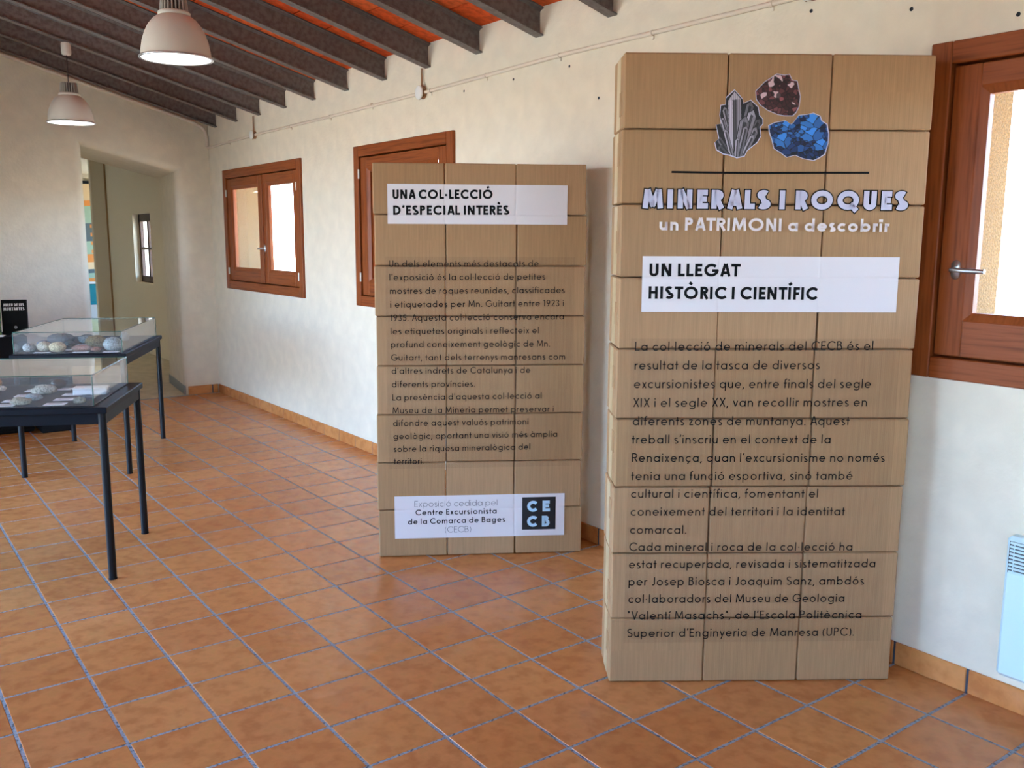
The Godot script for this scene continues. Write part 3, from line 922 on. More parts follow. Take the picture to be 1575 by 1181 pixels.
	if acc.has(ch):
		var g := glyph(acc[ch], w)
		var m: float = g[1] * 0.5
		var s: Array = g[0].duplicate()
		var up: float = 0.36 if ch in "ÈÓÒÍ" else 0.0
		if ch == "ç":
			s.append(ln([m + 0.02, 0.0, m + 0.05, -0.1, m - 0.08, -0.19]))
		elif ch in "àèòÈÒ":
			s.append(ln([m - 0.13, 0.96 + up, m + 0.06, 0.80 + up]))
		else:
			s.append(ln([m + 0.13, 0.96 + up, m - 0.06, 0.80 + up]))
		return [s, g[1]]
	return [[], 0.3]

func ribbon(st: SurfaceTool, p: PackedVector2Array, w: float, xf: Transform2D, z: float) -> void:
	for k in range(1, p.size() - 1):
		if (p[k] - p[k - 1]).normalized().dot((p[k + 1] - p[k]).normalized()) < -0.2:
			ribbon(st, p.slice(0, k + 1), w, xf, z)
			ribbon(st, p.slice(k), w, xf, z)
			return
	var n := p.size()
	var closed := n > 4 and p[0].distance_to(p[n - 1]) < 1e-4
	var L := []
	var Rr := []
	for k in n:
		var a := p[k] - p[k - 1] if k > 0 else (p[0] - p[n - 2] if closed else p[1] - p[0])
		var c := p[k + 1] - p[k] if k < n - 1 else (p[1] - p[0] if closed else p[n - 1] - p[n - 2])
		if a.length() < 1e-6: a = c
		if c.length() < 1e-6: c = a
		a = a.normalized()
		c = c.normalized()
		var t := (a + c)
		t = a if t.length() < 0.2 else t.normalized()
		var nm := Vector2(-t.y, t.x)
		var q := nm.dot(Vector2(-a.y, a.x))
		nm *= w * 0.5 / clampf(q, 0.6, 1.0)
		L.append(xf * (p[k] + nm))
		Rr.append(xf * (p[k] - nm))
	for k in n - 1:
		face(st, [Vector3(L[k].x, L[k].y, z), Vector3(L[k + 1].x, L[k + 1].y, z), Vector3(Rr[k + 1].x, Rr[k + 1].y, z), Vector3(Rr[k].x, Rr[k].y, z)], Vector3(0, 0, 1))

# one line of lettering from (x0, y0) to (x1, y1) with cap height ch; thick adds an outline width
func write(st: SurfaceTool, text: String, x0: float, y0: float, x1: float, y1: float, ch: float, w: float, z: float, thick := 0.0, track := 0.0, only := -1) -> void:
	var total := 0.0
	for k in text.length():
		total += glyph(text[k], w)[1] + track
	var first := 0.075
	total -= 0.15
	var sx := (x1 - x0) / total
	var x := -first
	for k in text.length():
		var g := glyph(text[k], w)
		for s in (g[0] if only < 0 or only == k else []):
			var p := PackedVector2Array()
			for v in s:
				p.append(Vector2((v.x + x) * sx / ch, v.y))
			if thick > 0.0 and p.size() >= 2 and not (p.size() > 4 and p[0].distance_to(p[p.size() - 1]) < 1e-3):
				var e := thick * 0.5
				p[0] += (p[0] - p[1]).normalized() * e
				p[p.size() - 1] += (p[p.size() - 1] - p[p.size() - 2]).normalized() * e
			ribbon(st, p, w + thick, Transform2D(Vector2(ch, ch * (y1 - y0) / (x1 - x0)), Vector2(0, ch), Vector2(x0, y0)), z)
		x += g[1] + track

func lettering(parent: Node3D, n: String, text: String, q: Array, ch: float, w: float, z: float, m: Material, thick := 0.0, track := 0.0) -> void:
	if not n.ends_with("letter"):
		var st := tool()
		write(st, text, q[0], q[1], q[2], q[3], ch, w, z, thick, track)
		put(n, done(st), m, parent)
		return
	for k in text.length():
		if text[k] != " ":
			var one := tool()
			write(one, text, q[0], q[1], q[2], q[3], ch, w, z, thick, track, k)
			put(n, done(one), m, parent)

# ------------------------------------------------------------------ cardboard towers
func sheet(parent: Node3D, n: String, c: Array, z: float, xs: Array, ys: Array, m: Material) -> MeshInstance3D:
	# c: lower left x, y, upper right x, y; creased where it bridges the joints between boxes
	var cut := func(a: float, b: float, marks: Array) -> Array:
		var r := [a, b]
		for k in 13:
			r.append(lerpf(a, b, k / 12.0))
		for v in marks:
			for d in [-0.008, -0.004, -0.0015, 0.0, 0.0015, 0.004, 0.008]:
				if v + d > a and v + d < b:
					r.append(v + d)
		r.sort()
		return r
	var X: Array = cut.call(c[0], c[2], xs)
	var Y: Array = cut.call(c[1], c[3], ys)
	var P := func(x: float, y: float) -> Vector3:
		var d := 0.0
		for v in xs:
			d += 0.0013 * exp(-pow((x - v) / 0.0035, 2.0))
		for v in ys:
			d += 0.0013 * exp(-pow((y - v) / 0.0035, 2.0))
		return Vector3(x, y, z - minf(d, 0.0018))
	var st := tool(true)
	for i in X.size() - 1:
		for j in Y.size() - 1:
			if X[i + 1] - X[i] < 1e-5 or Y[j + 1] - Y[j] < 1e-5:
				continue
			face(st, [P.call(X[i], Y[j]), P.call(X[i + 1], Y[j]), P.call(X[i + 1], Y[j + 1]), P.call(X[i], Y[j + 1])], Vector3(0, 0, 1))
	return put(n, done(st), m, parent)

func tower(o: Node3D, rows: int, total_w: float, row_h: float, depth: float) -> void:
	var cw := total_w / 3.0
	var bx := box_mesh(Vector3(cw - 0.004, row_h - 0.0045, depth), 0.0045)
	var tp := box_mesh(Vector3(0.0012, row_h - 0.012, 0.085), 0.0004)  # tape widened so its pale colour brightens the lit side
	var flap := box_mesh(Vector3(0.0022, row_h * 0.32, 0.05), 0.0006)
	for r in rows:
		var shift := rng.randf_range(-0.004, 0.004) + r * 0.0006
		for k in 3:
			var at := Vector3(cw * (k + 0.5) + shift + rng.randf_range(-0.0015, 0.0015), row_h * (r + 0.5), -depth * 0.5 + rng.randf_range(-0.0022, 0.0006))
			var b := put("cardboard_box", bx, M["board%d" % rng.randi_range(0, 3)], o, at)
			b.rotation = Vector3(rng.randf_range(-0.002, 0.002), rng.randf_range(-0.005, 0.005), rng.randf_range(-0.0025, 0.0025))
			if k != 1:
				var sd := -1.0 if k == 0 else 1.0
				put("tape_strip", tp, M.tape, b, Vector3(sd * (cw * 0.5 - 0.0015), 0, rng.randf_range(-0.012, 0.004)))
				put("torn_liner", flap, M["board%d" % ((r + 1) % 4)], b, Vector3(sd * (cw * 0.5 - 0.0015), rng.randf_range(-0.06, 0.06), 0.05))

func crystal_image(kind: int) -> ImageTexture:
	var n := 192
	var im := Image.create(n, n, false, Image.FORMAT_RGB8)
	var g := RandomNumberGenerator.new()
	g.seed = 40 + kind
	if kind == 0:
		# upright smoky prisms: [foot x, foot y, tip x, tip y, half width, tone]
		var pr := [[0.5, 0.0, 0.1, 0.56, 0.06, 0.4], [0.5, 0.0, 0.95, 0.58, 0.08, 0.35], [0.5, 0.0, 0.74, 0.85, 0.09, 0.45], [0.45, 0.0, 0.16, 0.76, 0.055, 0.6], [0.4, 0.0, 0.12, 0.6, 0.05, 0.7], [0.6, 0.0, 0.88, 0.46, 0.08, 0.6], [0.55, 0.05, 0.8, 0.72, 0.1, 0.75], [0.45, 0.02, 0.37, 1.0, 0.155, 0.8], [0.5, 0.0, 0.64, 0.63, 0.115, 0.55], [0.35, 0.0, 0.05, 0.3, 0.05, 0.45], [0.38, 0.0, 0.2, 0.42, 0.05, 0.75], [0.6, 0.0, 0.82, 0.34, 0.06, 0.7], [0.52, 0.0, 0.66, 0.48, 0.06, 0.62], [0.47, 0.0, 0.48, 0.3, 0.05, 0.72], [0.3, 0.0, 0.06, 0.16, 0.06, 0.4]]
		for y in n:
			for x in n:
				var p := Vector2((x + 0.5) / n, 1.0 - (y + 0.5) / n)
				var col := Color(0.09, 0.08, 0.1)
				for q in pr:
					var a := Vector2(q[0], q[1])
					var d := Vector2(q[2], q[3]) - a
					var ll := d.length()
					d /= ll
					var v := (p - a).dot(d)
					var u: float = (p - a).dot(Vector2(d.y, -d.x)) / q[4]
					var lim: float = 1.0 if v < ll - q[4] * 0.9 else (ll - v) / (q[4] * 0.9)
					if v < 0.0 or absf(u) > lim or lim <= 0.0:
						continue
					var t: float = q[5]
					var streak := 0.07 * sin(u * 23.0 + q[2] * 40.0)
					if v > ll - q[4] * 0.9:
						t *= 0.88
					elif u < -0.3:
						t *= 1.0
					elif u < 0.28:
						t *= 0.38
					else:
						t *= 0.72
					t += streak
					if absf(u) > lim - 0.13:
						t = 0.1
					col = Color(t * 0.97, t * 0.93, t)
				im.set_pixel(x, y, col)
	else:
		var pts := []
		for k in (110 if kind == 1 else 150):
			var pt := Vector2(g.randf(), g.randf())
			pts.append([pt, g.randf() * (1.0 if kind == 1 else 0.35 + 0.65 * pt.y), g.randf_range(0.0, 0.05 if kind == 1 else 0.03)])
		if kind == 2:
			for q in [[0.24, 0.46, 0.1], [0.72, 0.58, 0.12], [0.72, 0.84, 0.11], [0.6, 0.68, 0.06], [0.9, 0.36, 0.07], [0.3, 0.76, 0.06]]:
				pts.append([Vector2(q[0], q[1]), 0.93, q[2]])
				pts.append([Vector2(q[0] + 0.07, q[1] - 0.03), 0.62, q[2] * 0.9])
				pts.append([Vector2(q[0] - 0.05, q[1] - 0.07), 0.75, q[2] * 0.9])
		else:
			for q in [[0.36, 0.8, 0.06], [0.45, 0.52, 0.07], [0.55, 0.93, 0.05], [0.78, 0.75, 0.06]]:
				pts.append([Vector2(q[0], q[1]), 1.0, q[2]])
		for y in n:
			for x in n:
				var p := Vector2((x + 0.5) / n, 1.0 - (y + 0.5) / n)
				var d1 := 9.0
				var d2 := 9.0
				var c := 0.0
				for q in pts:
					var d: float = p.distance_to(q[0]) - q[2]
					if d < d1:
						d2 = d1
						d1 = d
						c = q[1]
					elif d < d2:
						d2 = d
				var t := c
				var col: Color
				if kind == 1:
					col = Color(0.2, 0.07, 0.09).lerp(Color(0.62, 0.36, 0.38), t * t)
					if t > 0.96:
						col = Color(0.86, 0.74, 0.76)
				else:
					col = Color(0.02, 0.07, 0.22).lerp(Color(0.26, 0.6, 0.95), t)
				if d2 - d1 < (0.012 if kind == 1 else 0.009):
					col = col.darkened(0.62)
				im.set_pixel(x, y, col)
	return ImageTexture.create_from_image(im)

func print_shape(parent: Node3D, n: String, pts: Array, z: float, tex: ImageTexture, label: String) -> void:
	var poly := PackedVector2Array()
	for q in pts:
		poly.append(Vector2(q[0], q[1]))
	var lo := poly[0]
	var hi := poly[0]
	for v in poly:
		lo = lo.min(v)
		hi = hi.max(v)
	var mid := (lo + hi) * 0.5
	var idx := Geometry2D.triangulate_polygon(poly)
	for layer in 2:
		var st := tool()
		for k in range(0, idx.size(), 3):
			var t := [poly[idx[k]], poly[idx[k + 1]], poly[idx[k + 2]]]
			if (t[1] - t[0]).cross(t[2] - t[0]) > 0.0:
				t = [t[0], t[2], t[1]]
			for v in t:
				st.set_uv(Vector2((v.x - lo.x) / (hi.x - lo.x), 1.0 - (v.y - lo.y) / (hi.y - lo.y)))
				var e: Vector2 = v if layer == 1 else mid + (v - mid) * 1.035
				st.add_vertex(Vector3(e.x, e.y, z + layer * 0.0003))
		if layer == 0:
			put("print_border", done(st), M.title_fill, parent)
		else:
			var m := mat("print_" + n, Color.WHITE, 0.4)
			m.albedo_texture = tex
			put(n, done(st), m, parent, Vector3.ZERO, label)

func build_towers() -> void:
	var o := thing("cardboard_tower", "tall tower of stacked cardboard boxes titled MINERALS I ROQUES with printed crystals", "display tower", Vector3(-1.081, 0.0005, -0.862), deg_to_rad(-34.813))
	var w := 1.106
	var rh := 0.2612
	tower(o, 9, w, rh, 0.24)
	var xs := [w / 3.0, w * 2.0 / 3.0]
	var ys := []
	for k in 9:
		ys.append(rh * (k + 1))
	sheet(o, "clear_film", [0.055, 0.165, 1.055, 1.345], 0.0022, xs, ys, M.film)
	sheet(o, "title_sticker", [0.089, 1.443, 1.028, 1.6435], 0.003, xs, ys, M.sticker)
	var z := 0.0042
	var cap := 0.0335
	for q in [["La col·lecció de minerals del CECB és el", 0.0694, 1.2999, 0.9535, 1.3038],
			["resultat de la tasca de diversos", 0.0696, 1.2305, 0.7573, 1.2323],
			["excursionistes que, entre finals del segle", 0.0690, 1.1614, 0.9535, 1.1619],
			["XIX i el segle XX, van recollir mostres en", 0.0677, 1.0910, 0.9439, 1.0927],
			["diferents zones de muntanya. Aquest", 0.0679, 1.0218, 0.8809, 1.0215],
			["treball s'inscriu en el context de la", 0.0672, 0.9522, 0.8158, 0.9515],
			["Renaixença, quan l’excursionisme no només", 0.0682, 0.8821, 1.0245, 0.8804],
			["tenia una funció esportiva, sinó també", 0.0684, 0.8123, 0.9070, 0.8113],
			["cultural i científica, fomentant el", 0.0685, 0.7438, 0.7800, 0.7420],
			["coneixement del territori i la identitat", 0.0686, 0.6740, 0.8851, 0.6721],
			["comarcal.", 0.0680, 0.6031, 0.2838, 0.6021],
			["Cada mineral i roca de la col·lecció ha", 0.0672, 0.5349, 0.9247, 0.5319],
			["estat recuperada, revisada i sistematitzada", 0.0673, 0.4663, 1.0181, 0.4648],
			["per Josep Biosca i Joaquim Sanz, ambdós", 0.0674, 0.3972, 0.9776, 0.3955],
			["col·laboradors del Museu de Geologia", 0.0683, 0.3277, 0.9066, 0.3260],
			["\"Valentí Masachs\", de l'Escola Politècnica", 0.0675, 0.2603, 0.9776, 0.2585],
			["Superior d'Enginyeria de Manresa (UPC).", 0.0675, 0.1891, 0.9524, 0.1878]]:
		lettering(o, "text_line", q[0], q.slice(1), cap, 0.115, z, M.ink, 0.0, 0.035)
	lettering(o, "heading_letter", "UN LLEGAT", [0.1124, 1.5717, 0.4393, 1.5718], 0.0455, 0.225, z, M.ink, 0.0, -0.06)
	lettering(o, "heading_letter", "HISTÒRIC I CIENTÍFIC", [0.1120, 1.4903, 0.7302, 1.4882], 0.0455, 0.225, z, M.ink, 0.0, -0.06)
	lettering(o, "title_outline_letter", "MINERALS I ROQUES", [0.0795, 1.8135, 1.0383, 1.8115], 0.0665, 0.29, 0.0034, M.ink, 0.12, -0.05)
	lettering(o, "title_letter", "MINERALS I ROQUES", [0.0795, 1.8135, 1.0383, 1.8115], 0.0665, 0.29, z, M.title_fill, 0.0, -0.05)
	lettering(o, "subtitle_outline_letter", "un PATRIMONI a descobrir", [0.1445, 1.7362, 0.9773, 1.7339], 0.0445, 0.195, 0.0034, M.tape, 0.05, -0.04)
	lettering(o, "subtitle_letter", "un PATRIMONI a descobrir", [0.1445, 1.7362, 0.9773, 1.7339], 0.0445, 0.195, z, M.subtitle_fill, 0.0, -0.04)
	var st := tool()
	ribbon(st, ln([0.184, 1.9405, 0.3, 1.9395, 0.5, 1.9385, 0.7, 1.941, 0.895, 1.942]), 0.0075, Transform2D(), z)
	put("ruled_line", done(st), M.ink, o)
	print_shape(o, "quartz_print", [[0.398, 2.222], [0.427, 2.192], [0.431, 2.177], [0.456, 2.188], [0.483, 2.165], [0.489, 2.137], [0.501, 2.125], [0.502, 2.109], [0.492, 2.097], [0.497, 2.068], [0.485, 2.046], [0.451, 2.018], [0.442, 1.999], [0.416, 1.993], [0.389, 2.002], [0.367, 2.006], [0.343, 2.02], [0.336, 2.045], [0.35, 2.058], [0.338, 2.105], [0.356, 2.108], [0.35, 2.136], [0.352, 2.17], [0.369, 2.173], [0.369, 2.195]], z, crystal_image(0), "printed picture of grey quartz crystals")
	print_shape(o, "garnet_print", [[0.504, 2.251], [0.526, 2.265], [0.545, 2.278], [0.571, 2.274], [0.589, 2.277], [0.599, 2.258], [0.617, 2.255], [0.623, 2.231], [0.631, 2.203], [0.628, 2.169], [0.619, 2.15], [0.607, 2.138], [0.578, 2.138], [0.555, 2.142], [0.519, 2.156], [0.492, 2.174], [0.477, 2.193], [0.474, 2.22], [0.486, 2.233]], z, crystal_image(1), "printed picture of a dark red crystal cluster")
	print_shape(o, "azurite_print", [[0.526, 2.103], [0.547, 2.113], [0.585, 2.12], [0.604, 2.107], [0.612, 2.113], [0.63, 2.138], [0.659, 2.141], [0.681, 2.146], [0.705, 2.136], [0.712, 2.12], [0.731, 2.108], [0.739, 2.076], [0.739, 2.045], [0.729, 2.007], [0.71, 1.994], [0.691, 1.985], [0.654, 1.991], [0.624, 2.003], [0.595, 1.995], [0.571, 2.012], [0.548, 2.025], [0.54, 2.053], [0.529, 2.081]], z, crystal_image(2), "printed picture of a blue crystal cluster")

	o = thing("cardboard_tower", "lower tower of stacked cardboard boxes headed UNA COL·LECCIÓ D’ESPECIAL INTERÈS", "display tower", Vector3(-1.13, 0.0005, -2.64), deg_to_rad(-31.381))
	w = 1.1
	rh = 0.2605
	tower(o, 8, w, rh, 0.24)
	xs = [w / 3.0, w * 2.0 / 3.0]
	ys = []
	for k in 8:
		ys.append(rh * (k + 1))
	sheet(o, "clear_film", [0.06, 0.49, 1.045, 1.61], 0.0022, xs, ys, M.film)
	sheet(o, "title_sticker", [0.077, 1.776, 1.001, 1.976], 0.003, xs, ys, M.sticker)
	sheet(o, "credit_sticker", [0.088, 0.102, 1.0075, 0.338], 0.003, xs, ys, M.sticker)
	for q in [["Un dels elements més destacats de", 0.0806, 1.5579, 0.8553, 1.5608],
			["l’exposició és la col·lecció de petites", 0.0811, 1.4885, 0.8895, 1.4929],
			["mostres de roques reunides, classificades", 0.0824, 1.4187, 0.9933, 1.4228],
			["i etiquetades per Mn. Guitart entre 1923 i", 0.0828, 1.3486, 0.9900, 1.3541],
			["1935. Aquesta col·lecció conserva encara", 0.0825, 1.2790, 0.9918, 1.2842],
			["les etiquetes originals i reflecteix el", 0.0823, 1.2096, 0.8595, 1.2114],
			["profund coneixement geològic de Mn.", 0.0833, 1.1405, 0.9192, 1.1410],
			["Guitart, tant dels terrenys manresans com", 0.0832, 1.0712, 1.0018, 1.0711],
			["d’altres indrets de Catalunya i de", 0.0843, 1.0015, 0.8155, 1.0007],
			["diferents províncies.", 0.0842, 0.9304, 0.5219, 0.9293],
			["La presència d’aquesta col·lecció al", 0.0852, 0.8600, 0.8772, 0.8624],
			["Museu de la Mineria permet preservar i", 0.0863, 0.7905, 0.9434, 0.7899],
			["difondre aquest valuós patrimoni", 0.0874, 0.7217, 0.8074, 0.7220],
			["geològic, aportant una visió més àmplia", 0.0884, 0.6515, 0.9643, 0.6521],
			["sobre la riquesa mineralògica del", 0.0884, 0.5822, 0.8186, 0.5840],
			["territori.", 0.0896, 0.5148, 0.2471, 0.5143]]:
		lettering(o, "text_line", q[0], q.slice(1), cap, 0.115, z, M.ink, 0.0, 0.035)
	lettering(o, "heading_letter", "UNA COL·LECCIÓ", [0.1025, 1.9006, 0.6112, 1.9046], 0.047, 0.225, z, M.ink, 0.0, -0.06)
	lettering(o, "heading_letter", "D’ESPECIAL INTERÈS", [0.1036, 1.8207, 0.6955, 1.8253], 0.047, 0.225, z, M.ink, 0.0, -0.06)
	lettering(o, "credit_line", "Exposició cedida pel", [0.1941, 0.2784, 0.6396, 0.2780], 0.033, 0.055, z, M.ink)
	lettering(o, "credit_line", "Centre Excursionista", [0.1991, 0.2316, 0.6374, 0.2322], 0.0315, 0.15, z, M.ink)
	lettering(o, "credit_line", "de la Comarca de Bages", [0.1570, 0.1815, 0.6820, 0.1845], 0.0315, 0.15, z, M.ink)
	lettering(o, "credit_line", "(CECB)", [0.3558, 0.1317, 0.4974, 0.1318], 0.033, 0.055, z, M.ink)
	var lg := put("logo_square", box_mesh(Vector3(0.183, 0.183, 0.0008), 0.0002, Vector3(0.867, 0.228, 0.0037)), M.logo_black, o)
	for q in [["C", [0.8006, 0.2385, 0.8579, 0.2385]], ["E", [0.8800, 0.2385, 0.9268, 0.2385]], ["C", [0.8006, 0.1535, 0.8579, 0.1535]], ["B", [0.8780, 0.1535, 0.9310, 0.1535]]]:
		lettering(lg, "logo_letter", q[0], q[1], 0.0605, 0.28, 0.0048, M.logo_blue)

# ------------------------------------------------------------------ tables with glass cases
const TURN := -0.4643
const TOP := 0.885

func table(label: String, at: Vector3, w: float, d: float) -> Node3D:
	var o := thing("display_table", label, "table", at, TURN)
	put("table_top", span(Vector3(-w - 0.03, TOP - 0.032, -d - 0.03), Vector3(0.03, TOP, 0.03), 0.004), M.table_black, o)
	for q in [[Vector3(-w, 0.795, -0.004), Vector3(0, TOP - 0.033, -0.016)], [Vector3(-w, 0.795, -d + 0.016), Vector3(0, TOP - 0.033, -d + 0.004)], [Vector3(-0.004, 0.795, -d), Vector3(0.014, TOP - 0.033, 0)], [Vector3(-w - 0.014, 0.795, -d), Vector3(-w + 0.004, TOP - 0.033, 0)]]:
		put("apron", span(q[0], q[1], 0.002), M.table_black, o)
	var st := tool(true)
	tube(st, [Vector3(0, 0.006, 0), Vector3(0, TOP - 0.033, 0)], 0.0195, 18)
	var leg := done(st)
	st = tool(true)
	tube(st, [Vector3(0, 0.0, 0), Vector3(0, 0.007, 0)], 0.0205, 18)
	var foot := done(st)
	for q in [Vector2(0, 0), Vector2(-w, 0), Vector2(0, -d), Vector2(-w, -d)]:
		var l := put("leg", leg, M.leg_black, o, Vector3(q.x, 0, q.y))
		put("foot_cap", foot, M.black_cloth, l)
	return o

func glass_case(label: String, at: Vector3, w: float, d: float, h: float) -> void:
	var o := thing("glass_case", label, "display case", at + Vector3(0, TOP + 0.0006, 0), TURN)
	var t := 0.006
	put("base_board", span(Vector3(-w, 0, -d), Vector3(0, 0.004, 0), 0.001), M.case_floor, o)
	for q in [["front_pane", Vector3(-w, 0.004, -t), Vector3(0, h, 0)], ["back_pane", Vector3(-w, 0.004, -d), Vector3(0, h, -d + t)], ["side_pane", Vector3(-t, 0.004, -d + t), Vector3(0, h, -t)], ["side_pane", Vector3(-w, 0.004, -d + t), Vector3(-w + t, h, -t)], ["top_pane", Vector3(-w, h + 0.0005, -d), Vector3(0, h + t, 0)]]:
		put(q[0], span(q[1], q[2]), M.glass, o)
	# the green cut edges of the panes
	var e := 0.0025
	for q in [[Vector3(-w, h + t, 0), Vector3(0, h + t, 0)], [Vector3(-w, h + t, -d), Vector3(0, h + t, -d)], [Vector3(0, h + t, -d), Vector3(0, h + t, 0)], [Vector3(-w, h + t, -d), Vector3(-w, h + t, 0)], [Vector3(0, 0.004, 0), Vector3(0, h, 0)], [Vector3(0, 0.004, -d), Vector3(0, h, -d)], [Vector3(-w, 0.004, 0), Vector3(-w, h, 0)], [Vector3(-w, 0.004, -d), Vector3(-w, h, -d)]]:
		var st := tool(true)
		tube(st, q, e, 6)
		put("pane_edge", done(st), M.glass_edge, o)

const T1 := Vector3(-2.368, 0, -3.144)
const T2 := Vector3(-1.756, 0, -5.278)

func build_tables() -> void:
	table("black display table with tubular legs under the case of rough minerals and cards", T1, 1.2, 0.73)
	table("black display table with tubular legs under the case of rounded pebbles", T2, 0.714, 1.2)
	var b := Basis(Vector3.UP, TURN)
	glass_case("low glass case holding rough minerals beside rows of white label cards", T1 + b * Vector3(-0.035, 0, 0.0), 1.13, 0.70, 0.148)
	glass_case("low glass case full of large rounded river pebbles", T2 + b * Vector3(0.0, 0, 0.0), 0.72, 1.15, 0.148)

# keeps something of half sizes hx, hz between the panes of its case
func inside(x: float, z: float, hx: float, hz: float) -> Vector2:
	var near := (Vector2(x, z) - Vector2(T1.x - 0.4, T1.z - 0.4)).length() < 1.2
	var o := T1 + Basis(Vector3.UP, TURN) * Vector3(-0.035, 0, 0) if near else T2
	var w := 1.13 if near else 0.72
	var d := 0.70 if near else 1.15
	var v := Basis(Vector3.UP, TURN).inverse() * (Vector3(x, 0, z) - o)
	v.x = clampf(v.x, -w + 0.012 + hx, -0.012 - hx)
	v.z = clampf(v.z, -d + 0.012 + hz, -0.012 - hz)
	v = o + Basis(Vector3.UP, TURN) * v
	return Vector2(v.x, v.z)

func rock(n: String, label: String, x: float, z: float, s: Vector3, turn: float, col: Color, sd: int, rough_amt := 0.12, spec := false, grp := "") -> void:
	var f := FastNoiseLite.new()
	f.seed = sd
	f.frequency = 0.9
	f.fractal_octaves = 3
	var st := tool(true)
	var nu := 22
	var nv := 13
	var P := func(i: int, j: int) -> Vector3:
		var th := PI * j / nv
		var ph := TAU * (i % nu) / nu
		var d := Vector3(sin(th) * cos(ph), cos(th), sin(th) * sin(ph))
		var r := 1.0 + rough_amt * 2.0 * f.get_noise_3dv(d * 1.5) + rough_amt * 0.5 * f.get_noise_3dv(d * 5.0)
		var v := d * r * s * 0.5
		v.y = maxf(v.y, -s.y * 0.44) + s.y * 0.44
		return v
	for j in nv:
		for i in nu:
			var a: Vector3 = P.call(i, j)
			var b: Vector3 = P.call(i + 1, j)
			var c: Vector3 = P.call(i + 1, j + 1)
			var e: Vector3 = P.call(i, j + 1)
			var out: Vector3 = (a + c) * 0.5 - Vector3(0, s.y * 0.44, 0)
			if j == 0:
				face(st, [a, c, e], out)
			elif j == nv - 1:
				face(st, [a, b, e], out)
			else:
				face(st, [a, b, c, e], out)
	var m := tri(mat("rock_" + n + str(sd), col, 0.25 if spec else 0.8, 0.5), Vector3(1, 1, 1) * 14.0)
	if not M.has("speckle"):
		M["speckle"] = noise_tex(30, 0.02, [[0.2, grey(0.45)], [0.42, grey(0.82)], [0.7, grey(1.0)]], 256, 5)
	m.albedo_texture = M.speckle
	m.uv1_offset = Vector3(sd * 0.13, sd * 0.31, sd * 0.07)
	var o := MeshInstance3D.new()
	o.name = numbered(n)
	o.mesh = done(st)
	o.material_override = m
	var at := inside(x, z, s.x * 0.55, s.z * 0.75)
	o.position = Vector3(at.x, TOP + 0.0052, at.y)
	o.rotation.y = TURN + turn * 0.4
	tag(o, label, "stone", grp)
	add_child(o)

func card(x: float, z: float, w: float, d: float, label: String, grp: String) -> void:
	var at := inside(x, z, w * 0.5, d * 0.5)
	var o := thing("label_card", label, "card", Vector3(at.x, TOP + 0.0052, at.y), TURN, grp)
	put("sheet", box_mesh(Vector3(w, 0.0025, d), 0.0008, Vector3(0, 0.00125, 0)), M.card, o)
	for k in 3:
		put("printed_line", box_mesh(Vector3(w * [0.62, 0.74, 0.5][k], 0.0003, d * 0.075), 0.0, Vector3(-w * 0.03, 0.0027, d * (-0.2 + 0.19 * k))), M.card_print, o)

